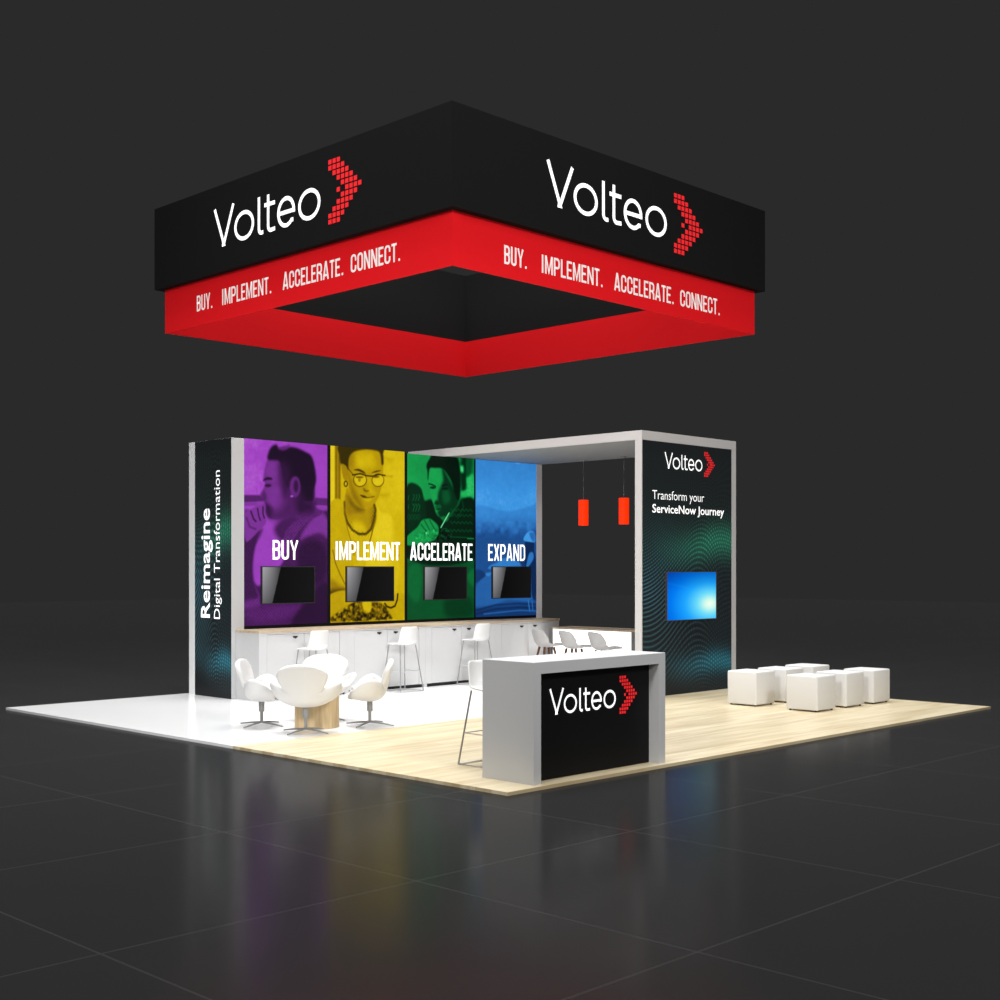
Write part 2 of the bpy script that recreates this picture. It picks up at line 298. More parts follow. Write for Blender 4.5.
ART = {
 'purple': [
  ('q',0.76,0.0462,0,[-0.05,1.761,1.499,1.819,1.499,0.414,-0.05,0.438]),
  ('q',0.3,0.0154,0,[-0.05,1.838,0.32,1.85,0.32,1.752,-0.05,1.73]),
  ('q',0.55,0.0154,0,[-0.05,1.738,0.377,1.754,0.377,1.699,-0.05,1.684]),
  ('q',0.35,0.0154,0,[1.094,1.852,1.499,1.848,1.499,1.737,1.094,1.739]),
  ('q',0.66,0.0154,0,[1.094,1.723,1.499,1.729,1.499,1.688,1.094,1.675]),
  ('q',0.5,0.0308,0,[1.094,1.675,1.499,1.68,1.499,1.459,1.094,1.546]),
  ('p',0.74,0.0308,0,[0.302,1.448,0.74,1.459,0.74,1.236,0.644,0.887,0.32,0.824,0.162,0.622,0.143,0.886,0.19,1.166]),
  ('p',0.36,0.0308,0,[-0.05,1.53,0.097,1.627,0.208,1.367,0.32,1.369,0.246,1.212,0.115,1.055,-0.05,0.899]),
  ('p',0.2,0.0308,0,[-0.068,1.254,0.134,1.413,0.283,1.432,0.208,1.181,0.156,0.917,0.164,0.653,0.246,0.419,0.227,0.326,-0.068,0.332]),
  ('n',0.05,0.02,60,[-0.05,1.193,0.227,1.353,0.162,0.917,0.246,0.357,-0.05,0.331]),
  ('p',0.24,0.0308,0,[0.711,1.331,0.818,1.492,1.094,1.612,1.356,1.652,1.54,1.478,1.54,-0.092,-0.05,-0.038,-0.05,0.347,0.246,0.357,0.164,0.606,0.283,0.574,0.625,0.855,0.702,1.046]),
  ('p',0.52,0.0462,0,[0.975,1.24,1.094,1.435,1.295,1.618,1.397,1.621,1.54,1.445,1.54,1.233,1.336,1.327,1.134,1.291]),
  ('p',0.14,0.0615,0,[0.936,1.08,1.134,1.227,1.336,1.197,1.458,0.987,1.417,0.661,1.215,0.565,0.975,0.664]),
  ('p',0.4,0.0462,0,[-0.013,0.331,0.227,0.388,0.264,0.278,0.097,0.236,-0.013,0.253]),
  ('p',0.32,0.0769,0,[0.023,0.206,0.548,0.288,0.975,0.247,0.702,0.095,0.208,0.046]),
  ('n',0.07,0.02,70,[0.711,1.331,1.356,1.652,1.54,1.478,1.54,-0.092,-0.05,-0.038,-0.05,0.27,0.32,0.48,0.702,0.887]),
  ('p',0.12,0.0462,0,[1.094,0.341,1.458,0.596,1.499,-0.058,0.818,-0.036]),
  ('p',0.24,0.0615,0,[0.663,1.534,0.818,1.602,0.995,1.8,1.205,1.808,1.245,1.639,1.094,1.562,0.936,1.446,0.818,1.332,0.644,1.202,0.51,1.373]),
  ('p',0.34,0.0154,0,[0.702,1.33,0.916,1.525,1.075,1.65,1.275,1.689,1.376,1.619,1.094,1.482,0.897,1.285,0.818,1.141,0.721,1.14]),
  ('n',0.12,0.02,70,[0.702,1.33,0.916,1.525,1.075,1.65,1.275,1.689,1.376,1.619,1.094,1.482,0.897,1.285,0.818,1.141,0.721,1.14]),
  ('p',0.44,0.0185,0,[0.51,2.395,0.405,2.361,0.362,2.261,0.339,2.151,0.326,2.072,0.354,2.008,0.317,1.931,0.27,1.848,0.32,1.809,0.309,1.767,0.354,1.732,0.349,1.651,0.405,1.543,0.51,1.507,0.663,1.511,0.818,1.563,0.936,1.542,1.094,1.643,1.205,1.711,1.245,1.971,1.094,2.35,0.74,2.425]),
  ('p',0.27,0.1231,0,[0.644,2.325,0.586,2.163,0.663,2.009,0.702,1.821,0.644,1.629,0.74,1.537,0.936,1.574,1.075,1.739,1.055,1.963,0.857,2.146]),
  ('p',0.5,0.0769,0,[0.396,2.31,0.51,2.317,0.567,2.162,0.51,2.049,0.386,2.106]),
  ('p',0.5,0.0769,0,[0.396,1.934,0.567,1.973,0.605,1.785,0.51,1.625,0.405,1.778]),
  ('p',0.06,0.0308,0,[0.405,2.361,0.415,2.468,0.468,2.55,0.548,2.584,0.605,2.543,0.74,2.568,0.897,2.563,1.055,2.517,1.174,2.46,1.235,2.31,1.263,2.117,1.225,1.962,1.205,1.808,1.094,1.788,0.995,1.832,0.975,1.991,0.936,2.118,0.848,2.137,0.789,2.078,0.75,1.981,0.682,2.105,0.644,2.261,0.586,2.353]),
  ('p',0.16,0.1077,0,[0.644,2.325,0.74,2.282,0.789,2.142,0.76,1.982,0.702,1.852,0.659,1.977,0.644,2.166]),
  ('p',0.14,0.0923,0,[0.975,1.959,1.094,1.804,1.205,1.808,1.215,1.646,1.094,1.611,0.936,1.606,0.897,1.764]),
  ('p',0.42,0.0308,0,[0.586,2.534,0.702,2.566,0.779,2.595,0.76,2.546,0.663,2.508]),
  ('p',0.4,0.0231,0,[0.971,1.991,0.959,1.919,0.926,1.865,0.881,1.844,0.836,1.861,0.803,1.912,0.791,1.983,0.803,2.055,0.836,2.109,0.881,2.131,0.926,2.114,0.959,2.063]),
  ('p',0.16,0.0308,0,[0.94,2.006,0.934,1.962,0.918,1.929,0.897,1.916,0.875,1.927,0.859,1.958,0.854,2.002,0.859,2.046,0.875,2.079,0.897,2.092,0.918,2.081,0.934,2.049]),
  ('p',0.85,0.0092,0,[0.85,1.855,0.846,1.847,0.836,1.841,0.822,1.838,0.809,1.84,0.799,1.845,0.795,1.853,0.799,1.861,0.809,1.867,0.822,1.87,0.836,1.868,0.846,1.863]),
  ('p',0.1,0.0154,0,[0.32,2.053,0.377,2.106,0.456,2.106,0.479,2.079,0.386,2.067]),
  ('p',0.14,0.0185,0,[0.462,1.992,0.454,1.981,0.434,1.972,0.405,1.968,0.377,1.969,0.356,1.976,0.349,1.987,0.356,1.998,0.377,2.007,0.405,2.012,0.434,2.01,0.454,2.003]),
  ('p',0.3,0.0308,0,[0.302,1.837,0.339,1.901,0.377,1.84,0.354,1.776]),
  ('p',0.13,0.0615,0,[0.358,1.726,0.415,1.716,0.481,1.655,0.494,1.569,0.434,1.528,0.377,1.574,0.362,1.651]),
  ('p',0.27,0.1077,0,[0.472,1.623,0.663,1.645,0.818,1.698,0.897,1.573,0.663,1.511,0.491,1.511]),
  ('p',0.3,0.0308,0,[0.362,1.789,0.356,1.779,0.341,1.772,0.32,1.769,0.3,1.77,0.285,1.777,0.279,1.786,0.285,1.795,0.3,1.803,0.32,1.806,0.341,1.804,0.356,1.798]),
  ('p',0.52,0.0185,0,[-0.013,1.516,0.042,1.61,0.134,1.652,0.218,1.693,0.339,1.732,0.367,1.683,0.354,1.589,0.377,1.48,0.32,1.4,0.208,1.304,0.097,1.209,0.023,1.208]),
  ('l',0.18,0.0077,0.0135,[0.115,1.612,0.162,1.505,0.199,1.475]),
  ('l',0.18,0.0077,0.0118,[0.227,1.655,0.249,1.554,0.274,1.493]),
  ('l',0.16,0.0077,0.0118,[0.32,1.681,0.32,1.588,0.343,1.526]),
  ('p',0.62,0.0154,0,[0.218,1.748,0.32,1.759,0.339,1.729,0.227,1.694]),
  ('l',0.28,0.0231,0.0118,[0.042,1.517,0.097,1.395,0.19,1.366]),
 ],
 'yellow': [
  ('q',0.92,0.0462,0,[-0.028,2.656,0.094,2.664,0.094,1.74,-0.028,1.735]),
  ('q',0.36,0.0231,0,[0.085,2.664,0.189,2.671,0.189,1.773,0.085,1.754]),
  ('q',0.55,0.0231,0,[0.122,2.666,0.151,2.668,0.151,1.771,0.122,1.77]),
  ('p',0.84,0.1231,0,[0.98,2.54,1.47,2.633,1.47,1.724,0.899,1.798,0.98,2.17]),
  ('p',0.7,0.0615,0,[1.06,2.529,1.223,2.508,1.141,2.464]),
  ('p',0.68,0.0615,0,[0.94,1.945,1.141,1.961,1.06,1.911]),
  ('l',0.66,0.0231,0.0108,[1.06,2.236,1.202,2.235]),
  ('p',0.72,0.0154,0,[-0.028,1.691,0.255,1.813,0.284,1.536,0.351,1.237,0.467,0.634,0.37,0.333,-0.028,0.34]),
  ('p',0.9,0.0231,0,[0.86,1.796,0.98,1.677,1.182,1.621,1.305,1.251,1.305,0.784,0.701,0.632,0.741,1.242]),
  ('p',0.78,0.0615,0,[1.243,1.561,1.47,1.489,1.47,0.157,1.264,0.473]),
  ('p',0.6,0.0154,0,[0.313,2.018,0.467,1.783,0.662,1.713,0.85,1.811,0.889,1.675,0.86,1.459,0.701,1.318,0.525,1.315,0.332,1.462,0.274,1.716]),
  ('p',0.34,0.0615,0,[0.322,1.898,0.467,1.783,0.642,1.713,0.583,1.665,0.409,1.69]),
  ('p',0.46,0.0615,0,[0.82,1.764,0.88,1.72,0.86,1.551,0.76,1.518]),
  ('p',0.84,0.0769,0,[0.428,1.509,0.622,1.484,0.662,1.363,0.467,1.359]),
  ('p',0.64,0.0154,0,[0.332,2.575,0.662,2.642,0.95,2.615,1.016,2.434,1.024,2.296,1.01,2.141,0.94,1.922,0.83,1.78,0.672,1.721,0.525,1.754,0.393,1.901,0.336,2.064,0.297,2.302]),
  ('p',0.42,0.0769,0,[0.322,2.289,0.37,2.065,0.409,1.901,0.544,1.755,0.622,1.727,0.525,1.906,0.428,2.053]),
  ('p',0.78,0.0923,0,[0.467,2.523,0.76,2.557,0.86,2.41,0.662,2.322,0.505,2.374]),
  ('p',0.76,0.0615,0,[0.711,2.188,0.76,2.19,0.8,2.054,0.86,1.95,0.741,1.975]),
  ('p',0.5,0.0923,0,[0.332,2.53,0.447,2.552,0.428,2.355,0.332,2.319]),
  ('p',0.12,0.0231,0,[0.198,2.671,0.99,2.725,1.024,2.573,1.032,2.427,0.99,2.417,0.964,2.57,0.889,2.614,0.662,2.618,0.447,2.57,0.351,2.471,0.336,2.305,0.284,2.347,0.198,2.372,0.17,2.49]),
  ('p',0.52,0.0154,0,[0.208,2.365,0.284,2.347,0.332,2.244,0.303,2.122,0.236,2.179]),
  ('l',0.15,0.0077,0.0108,[0.32,2.081,0.318,2.066,0.311,2.053,0.301,2.044,0.29,2.041,0.278,2.043,0.268,2.051,0.261,2.063,0.259,2.078,0.261,2.093,0.268,2.106,0.278,2.115,0.29,2.119,0.301,2.116,0.311,2.108,0.318,2.096,0.32,2.081]),
  ('p',0.12,0.0154,0,[0.447,2.295,0.535,2.318,0.632,2.287,0.672,2.247,0.544,2.282]),
  ('p',0.2,0.0154,0,[0.796,2.271,0.889,2.312,0.98,2.316,0.899,2.286]),
  ('p',0.86,0.0154,0,[0.457,2.205,0.672,2.231,0.662,2.094,0.525,2.065]),
  ('p',0.88,0.0154,0,[0.81,2.238,1.03,2.25,0.98,2.093,0.84,2.087]),
  ('l',0.16,0.0077,0.0069,[0.693,2.156,0.683,2.117,0.655,2.083,0.613,2.06,0.564,2.05,0.515,2.055,0.473,2.075,0.445,2.106,0.436,2.144,0.445,2.182,0.473,2.216,0.515,2.24,0.564,2.25,0.613,2.245,0.655,2.225,0.683,2.194,0.693,2.156]),
  ('l',0.18,0.0077,0.0062,[1.04,2.17,1.031,2.132,1.005,2.098,0.966,2.075,0.919,2.066,0.874,2.071,0.835,2.091,0.809,2.121,0.8,2.158,0.809,2.196,0.835,2.229,0.874,2.253,0.919,2.262,0.966,2.257,1.005,2.238,1.031,2.207,1.04,2.17]),
  ('l',0.1,0.0077,0.0115,[0.418,2.218,0.564,2.244,0.701,2.221,0.8,2.22,0.94,2.253,1.06,2.244]),
  ('l',0.15,0.0077,0.0069,[0.332,2.312,0.438,2.219]),
  ('p',0.25,0.0154,0,[0.632,2.196,0.622,2.188,0.593,2.181,0.554,2.177,0.515,2.177,0.487,2.181,0.476,2.188,0.487,2.196,0.515,2.203,0.554,2.207,0.593,2.207,0.622,2.203]),
  ('p',0.25,0.0154,0,[0.948,2.218,0.938,2.21,0.911,2.203,0.876,2.199,0.84,2.199,0.813,2.203,0.804,2.211,0.813,2.219,0.84,2.226,0.876,2.23,0.911,2.229,0.938,2.225]),
  ('p',0.5,0.0154,0,[0.581,2.151,0.578,2.137,0.568,2.127,0.554,2.122,0.54,2.125,0.53,2.135,0.527,2.148,0.53,2.162,0.54,2.173,0.554,2.177,0.568,2.174,0.578,2.164]),
  ('p',0.3,0.0231,0,[0.632,2.032,0.681,2.003,0.741,1.998,0.691,1.973,0.638,1.994]),
  ('p',0.14,0.0154,0,[0.564,1.925,0.652,1.918,0.721,1.895,0.85,1.916,0.741,1.876,0.622,1.887]),
  ('p',0.8,0.0308,0,[0.652,1.865,0.8,1.886,0.741,1.835,0.662,1.843]),
  ('l',0.2,0.0154,0.0185,[0.265,1.805,0.274,1.626,0.322,1.492,0.418,1.388,0.544,1.33,0.681,1.336,0.78,1.411,0.836,1.55,0.87,1.705,0.844,1.78]),
  ('n',0.14,0.02,60,[0.236,1.804,0.351,1.688,0.467,1.42,0.701,1.394,0.8,1.702,0.899,1.767,0.82,1.397,0.662,1.272,0.37,1.342]),
  ('l',0.28,0.0154,0.0108,[0.87,1.613,0.8,1.35,0.741,1.181]),
  ('l',0.38,0.0154,0.0069,[0.267,1.7,0.29,1.536,0.328,1.387,0.389,1.222,0.447,1.011]),
  ('p',0.5,0.0615,0,[0.293,1.897,0.351,1.778,0.467,1.692,0.37,1.598,0.284,1.686]),
  ('l',0.22,0.0154,0.0062,[0.043,1.083,0.094,0.89,0.179,0.725,0.293,0.545]),
  ('p',0.5,0.0615,0,[0.01,0.637,0.198,0.546,0.274,0.47,0.01,0.429]),
  ('p',0.26,0.0462,0,[-0.009,0.488,0.255,0.507,0.303,0.484,0.122,0.427,-0.009,0.414]),
  ('p',0.68,0.0154,0,[-0.028,0.392,0.303,0.477,0.525,0.33,0.467,0.286,0.274,0.2,0.01,0.057,-0.028,0.043]),
  ('p',0.3,0.0308,0,[-0.009,0.028,0.389,0.272,0.525,0.33,0.701,0.297,0.98,0.276,1.141,0.164,1.202,0.023,0.86,0.01]),
  ('n',0.32,0.02,22,[-0.009,0.028,0.389,0.272,0.525,0.33,0.701,0.297,0.98,0.276,1.141,0.164,1.202,0.023,0.86,0.01]),
  ('p',0.8,0.0231,0,[0.613,0.298,0.78,0.303,0.76,0.143,0.642,0.176]),
  ('p',0.7,0.0231,0,[1.06,0.321,1.305,0.41,1.45,0.376,1.45,0.032,1.243,0.022]),
  ('l',0.1,0.0092,0.0154,[1.056,0.267,1.101,0.219,1.182,0.197,1.264,0.224,1.309,0.316,1.321,0.41]),
  ('l',0.3,0.0154,0.0062,[1.295,0.908,1.336,1.018]),
  ('p',0.85,0.0308,0,[1.243,0.939,1.356,0.94,1.305,0.534,1.243,0.473]),
 ],
 'green': [
  ('q',0.33,0.1231,0,[-0.151,0.987,1.839,0.998,1.839,-0.305,-0.151,-0.231]),
  ('p',0.55,0.0462,0,[1.131,2.652,1.46,2.673,1.46,1.93,1.152,1.977]),
  ('p',0.12,0.0462,0,[1.193,2.656,1.295,2.662,1.295,2.19,1.213,2.039,1.152,2.301]),
  ('p',0.85,0.0308,0,[1.295,2.308,1.46,2.346,1.46,1.93,1.193,1.979,1.172,2.066,1.295,2.116]),
  ('p',0.95,0.0308,0,[1.142,2.477,1.223,2.481,1.223,2.378,1.152,2.389]),
  ('p',0.3,0.0462,0,[1.315,2.619,1.419,2.625,1.398,2.387,1.295,2.337]),
  ('p',0.07,0.0308,0,[-0.02,2.059,0.273,2.086,0.344,1.889,0.515,1.909,0.613,1.769,0.85,1.616,1.091,1.828,1.193,1.95,1.502,1.887,1.502,0.98,-0.02,0.972]),
  ('p',0.13,0.0308,0,[0.0,2.06,0.273,2.079,0.398,1.576,0.0,1.396]),
  ('l',0.4,0.0077,0.0076,[0.13,1.973,0.149,1.945,0.115,1.88]),
  ('l',0.42,0.0077,0.0076,[0.115,1.823,0.153,1.796,0.119,1.71]),
  ('l',0.4,0.0077,0.0076,[0.187,1.975,0.207,1.948,0.172,1.882]),
  ('l',0.42,0.0077,0.0076,[0.172,1.825,0.21,1.798,0.176,1.712]),
  ('l',0.4,0.0077,0.0076,[0.245,1.978,0.264,1.95,0.229,1.884]),
  ('l',0.42,0.0077,0.0076,[0.229,1.827,0.268,1.8,0.233,1.714]),
  ('l',0.3,0.0077,0.0062,[0.06,1.616,0.059,1.602,0.053,1.59,0.045,1.582,0.036,1.579,0.027,1.581,0.019,1.589,0.013,1.601,0.011,1.615,0.013,1.629,0.019,1.641,0.027,1.649,0.036,1.652,0.045,1.65,0.053,1.642,0.059,1.63,0.06,1.616]),
  ('l',0.3,0.0077,0.0062,[0.127,1.618,0.125,1.604,0.119,1.592,0.111,1.584,0.102,1.581,0.093,1.583,0.085,1.591,0.079,1.603,0.077,1.617,0.079,1.631,0.085,1.643,0.093,1.651,0.102,1.654,0.111,1.652,0.119,1.644,0.125,1.632,0.127,1.618]),
  ('l',0.3,0.0077,0.0062,[0.193,1.62,0.191,1.606,0.186,1.594,0.178,1.585,0.168,1.582,0.159,1.585,0.151,1.593,0.146,1.604,0.144,1.619,0.146,1.633,0.151,1.645,0.159,1.653,0.168,1.656,0.178,1.654,0.186,1.646,0.191,1.634,0.193,1.62]),
  ('l',0.3,0.0077,0.0062,[0.26,1.622,0.258,1.608,0.253,1.595,0.245,1.587,0.235,1.584,0.226,1.587,0.218,1.594,0.212,1.606,0.21,1.62,0.212,1.635,0.218,1.647,0.226,1.655,0.235,1.658,0.245,1.656,0.253,1.648,0.258,1.636,0.26,1.622]),
  ('l',0.42,0.0077,0.0069,[0.027,1.955,0.017,1.884]),
  ('l',0.42,0.0077,0.0069,[0.027,1.806,0.027,1.743]),
  ('p',0.75,0.0185,0,[0.466,2.396,0.613,2.425,0.77,2.383,0.85,2.242,0.93,1.852,0.81,1.644,0.691,1.634,0.613,1.697,0.558,1.839,0.519,1.924,0.486,2.066,0.453,2.223]),
  ('p',0.16,0.0462,0,[0.747,2.404,0.81,2.371,1.01,2.118,1.131,2.006,1.091,1.828,0.93,1.677,0.79,1.629,0.691,1.634,0.648,1.712,0.711,1.786,0.652,1.871,0.662,2.016,0.721,2.134,0.77,2.238]),
  ('p',0.34,0.0615,0,[0.77,2.093,0.89,2.069,0.93,1.91,0.81,1.848,0.75,1.933]),
  ('p',0.04,0.0231,0,[0.408,2.457,0.476,2.561,0.573,2.639,0.93,2.654,1.091,2.613,1.136,2.476,1.156,2.301,1.148,2.036,1.111,1.917,1.03,2.002,0.95,2.218,0.77,2.405,0.583,2.416,0.476,2.399,0.441,2.222,0.427,2.351]),
  ('l',0.1,0.0077,0.0111,[0.457,2.158,0.534,2.148,0.603,2.122]),
  ('p',0.14,0.0185,0,[0.607,2.103,0.598,2.093,0.575,2.084,0.544,2.08,0.513,2.082,0.49,2.088,0.482,2.098,0.49,2.108,0.513,2.117,0.544,2.121,0.575,2.119,0.598,2.113]),
  ('l',0.04,0.0077,0.0111,[0.75,2.143,0.87,2.163]),
  ('p',0.05,0.0231,0,[0.878,2.098,0.869,2.087,0.844,2.079,0.81,2.074,0.776,2.076,0.752,2.082,0.743,2.092,0.752,2.102,0.776,2.111,0.81,2.115,0.844,2.114,0.869,2.108]),
  ('p',0.12,0.0308,0,[0.613,1.899,0.672,1.872,0.672,1.814,0.583,1.84]),
  ('p',0.4,0.0154,0,[0.583,1.789,0.672,1.828,0.721,1.794,0.652,1.77]),
  ('p',0.12,0.0154,0,[0.603,1.761,0.731,1.78,0.672,1.745]),
  ('p',0.5,0.0185,0,[0.711,1.624,0.83,1.638,0.89,1.603,0.81,1.557]),
  ('l',0.3,0.0154,0.0069,[1.193,1.92,1.223,1.803,1.091,1.623]),
  ('p',0.7,0.0185,0,[-0.002,1.311,0.207,1.457,0.302,1.566,0.418,1.598,0.505,1.593,0.632,1.517,0.675,1.438,0.648,1.351,0.495,1.233,-0.002,1.17]),
  ('l',0.3,0.0154,0.0083,[0.36,1.575,0.476,1.42]),
  ('l',0.3,0.0154,0.0083,[0.476,1.578,0.583,1.436]),
  ('l',0.3,0.0154,0.0083,[0.293,1.501,0.398,1.404]),
  ('l',1,0.0077,0.0111,[0.721,1.468,0.9,1.705]),
  ('l',0.7,0.0077,0.0069,[0.652,1.438,0.652,1.336,0.554,1.263]),
  ('l',0.38,0.0077,0.0048,[0.93,1.779,0.974,1.738,1.018,1.78,1.063,1.739,1.107,1.782,1.152,1.741,1.197,1.783,1.242,1.742,1.287,1.785,1.332,1.743,1.377,1.786,1.423,1.745]),
  ('l',0.38,0.0077,0.0048,[0.93,1.692,0.974,1.65,1.018,1.693,1.063,1.651,1.107,1.694,1.152,1.653,1.197,1.695,1.242,1.654,1.287,1.696,1.332,1.655,1.377,1.697,1.423,1.656]),
  ('l',0.38,0.0077,0.0048,[0.93,1.575,0.974,1.534,1.018,1.576,1.063,1.534,1.107,1.576,1.152,1.535,1.197,1.577,1.242,1.536,1.287,1.578,1.332,1.536,1.377,1.579,1.423,1.537]),
  ('l',0.38,0.0077,0.0048,[0.93,1.444,0.974,1.402,1.018,1.444,1.063,1.402,1.107,1.444,1.152,1.403,1.197,1.445,1.242,1.403,1.287,1.445,1.332,1.403,1.377,1.446,1.423,1.404]),
  ('l',0.4,0.0077,0.0042,[0.93,1.32,1.419,1.313]),
  ('l',0.7,0.0077,0.0069,[1.315,1.297,1.481,1.299]),
  ('l',0.35,0.0077,0.0042,[0.9,1.385,0.893,1.357,0.873,1.333,0.844,1.316,0.81,1.31,0.776,1.315,0.747,1.33,0.728,1.354,0.721,1.381,0.728,1.409,0.747,1.433,0.776,1.449,0.81,1.456,0.844,1.451,0.873,1.436,0.893,1.412,0.9,1.385]),
  ('n',0.2,0.02,24,[0.226,1.4,0.89,1.443,0.89,1.268,0.226,1.258]),
  ('p',0.45,0.0462,0,[0.036,0.823,0.257,0.87,0.321,0.632,0.226,0.277,0.02,0.422]),
  ('p',0.2,0.0769,0,[0.81,0.29,1.35,0.33,1.419,0.032,0.876,0.022]),
  ('p',0.48,0.0462,0,[1.315,0.7,1.47,0.798,1.47,0.526,1.35,0.576]),
 ],
 'blue': [
  ('q',0.86,0.2154,0,[-0.047,2.055,1.527,2.12,1.527,1.761,-0.047,1.714]),
  ('p',0.74,0.0308,0,[-0.047,1.788,0.503,1.794,0.764,1.776,0.984,1.806,1.163,1.842,1.367,1.888,1.55,1.894,1.55,0.901,-0.047,0.897]),
  ('p',0.55,0.1538,0,[-0.047,1.58,0.289,1.559,0.72,1.63,1.527,1.589,1.527,1.214,-0.047,1.194]),
  ('p',0.42,0.0923,0,[-0.047,1.417,0.503,1.458,0.94,1.39,1.527,1.464,1.527,1.214,-0.047,1.194]),
  ('n',0.1,0.02,9,[-0.047,1.55,1.527,1.589,1.527,1.214,-0.047,1.194]),
  ('p',0.95,0.0231,0,[0.94,2.625,1.073,2.637,1.04,2.6,0.962,2.596]),
  ('q',0.36,0.0923,0,[-0.049,1.342,1.555,1.37,1.555,1.058,-0.049,1.046]),
  ('p',0.37,0.0308,0,[-0.049,1.046,1.555,1.162,1.555,-0.09,-0.049,-0.043]),
  ('p',0.68,0.0185,0,[0.337,0.853,0.515,0.911,0.696,0.988,0.915,0.951,1.213,0.862,1.251,0.823,0.372,0.793]),
  ('p',0.48,0.0231,0,[-0.014,0.451,0.337,0.748,1.288,0.823,1.364,0.279,0.696,0.265,-0.014,0.055]),
  ('p',0.22,0.0231,0,[-0.014,0.773,0.143,0.773,0.231,0.698,0.125,0.624,0.003,0.575]),
  ('p',0.7,0.0185,0,[0.231,0.723,0.372,0.735,0.301,0.673]),
  ('p',0.22,0.0308,0,[1.063,0.977,1.251,0.978,1.251,0.823,1.101,0.849]),
  ('p',0.12,0.0185,0,[1.194,1.261,1.402,1.264,1.421,1.108,1.459,0.953,1.486,0.303,1.364,0.331,1.326,0.694,1.194,0.849]),
  ('p',0.62,0.0154,0,[1.288,1.056,1.383,1.082,1.402,0.979,1.288,0.849,1.213,0.823]),
  ('p',0.85,0.0154,0,[1.152,1.294,1.208,1.395,1.298,1.447,1.412,1.43,1.446,1.275,1.298,1.265]),
  ('p',0.55,0.0154,0,[1.298,1.412,1.412,1.415,1.435,1.29,1.367,1.289]),
  ('q',0.22,0.0615,0,[-0.014,0.154,1.555,0.171,1.555,-0.09,-0.049,-0.043]),
  ('l',0.12,0.0231,0.0138,[0.021,0.054,0.479,0.13,0.989,0.144,1.478,0.121]),
  ('l',0.12,0.0231,0.0138,[0.021,0.116,0.479,0.193,0.989,0.208,1.478,0.186]),
  ('l',0.75,0.0154,0.0081,[1.269,0.255,1.307,0.073]),
  ('l',0.7,0.0154,0.0069,[1.364,0.24,1.383,0.097]),
  ('l',0.55,0.0154,0.0092,[0.195,0.049,1.063,0.091,1.459,0.069]),
 ],
}


# ------------------------------------------------------------------ materials
M = {}
M['white'] = mat('white_laminate', (.62, .62, .615), .45, .4, noise=.02)
M['white_soft'] = mat('white_upholstery', (.71, .705, .695), .75, .25, noise=.02, nscale=60)
M['white_plastic'] = mat('white_plastic', (.74, .74, .73), .35, .45)
M['shell_plastic'] = mat('pale_shell_plastic', (.56, .55, .54), .4, .4)
M['cabinet'] = mat('cabinet_white', (.60, .60, .60), .45, .4, noise=.02)
M['frame'] = mat('frame_white', (.60, .585, .58), .5, .3, noise=.02)
M['counter'] = mat('counter_white', (.50, .50, .50), .4, .4, noise=.015)
M['black_cloth'] = mat('black_fabric', (.0075, .0075, .0075), .85, .12, noise=.1, nscale=40)
M['black_panel'] = mat('black_panel', (.0045, .0045, .0047), .6, .15)
M['black'] = mat('black_board', (.003, .003, .003), .6, .15)
M['red_cloth'] = mat('red_fabric', rgb(235, 22, 30), .8, .15, emit=rgb(225, 22, 30), es=.10, noise=.04, nscale=20)  # weak emission added to brighten the band, the cloth is no lamp
M['shaded_red_inner'] = mat('shaded_red_fabric', rgb(205, 18, 25), .8, .1, noise=.04, nscale=20)  # the band's red again, darkened to paint the shade inside the ring
M['red_ink'] = mat('red_print', rgb(235, 40, 45), .6, .2, emit=rgb(235, 40, 45), es=.34)
M['white_ink'] = mat('white_print', (.85, .85, .85), .6, .2, emit=(1, 1, 1), es=.75)
M['pale_ink'] = mat('pale_print', (.75, .70, .68), .6, .2, emit=(1, .92, .9), es=.34)
M['chrome'] = mat('brushed_steel', (.32, .32, .32), .35, .5, metal=.3)
M['top_lit'] = mat('lit_counter_top', (.88, .88, .88), .3, .4)  # paler than the counter body, paints the strong overhead light on top
M['trim_white'] = mat('bright_white_trim', (.86, .86, .87), .5, .3)
M['added_soffit_shade'] = mat('shaded_soffit', (.30, .32, .32), .6, .3)  # added underside panel, the canopy's shade is put into this grey
M['wire'] = mat('grey_wire', (.33, .33, .33), .4, .5, metal=.6)
M['pale_wire'] = mat('pale_wire', (.55, .55, .55), .4, .5, metal=.3)
M['dark_wood'] = mat('dark_walnut', rgb(96, 58, 36), .5, .3, noise=.3, nscale=25)
M['dark'] = mat('dark_recess', (.01, .01, .01), .5, .3)
M['grey_post'] = mat('grey_panel', (.16, .16, .16), .5, .3)
M['light_box'] = mat('lit_acrylic', (.8, .8, .78), .4, .3, emit=(1, .99, .96), es=1.6)
M['orange'] = mat('orange_shade', rgb(255, 40, 0), .6, .2, emit=rgb(255, 46, 0), es=.95)
M['picture'] = attr_mat('backlit_print', .93, .03, .6, .1)
M['graphic'] = attr_mat('printed_graphic', .55, .6)
M['screen'] = attr_mat('screen_image_gloss', 1.0, .0, .4, .06)
M['foot'] = mat('black_foot', (.03, .025, .02), .5)

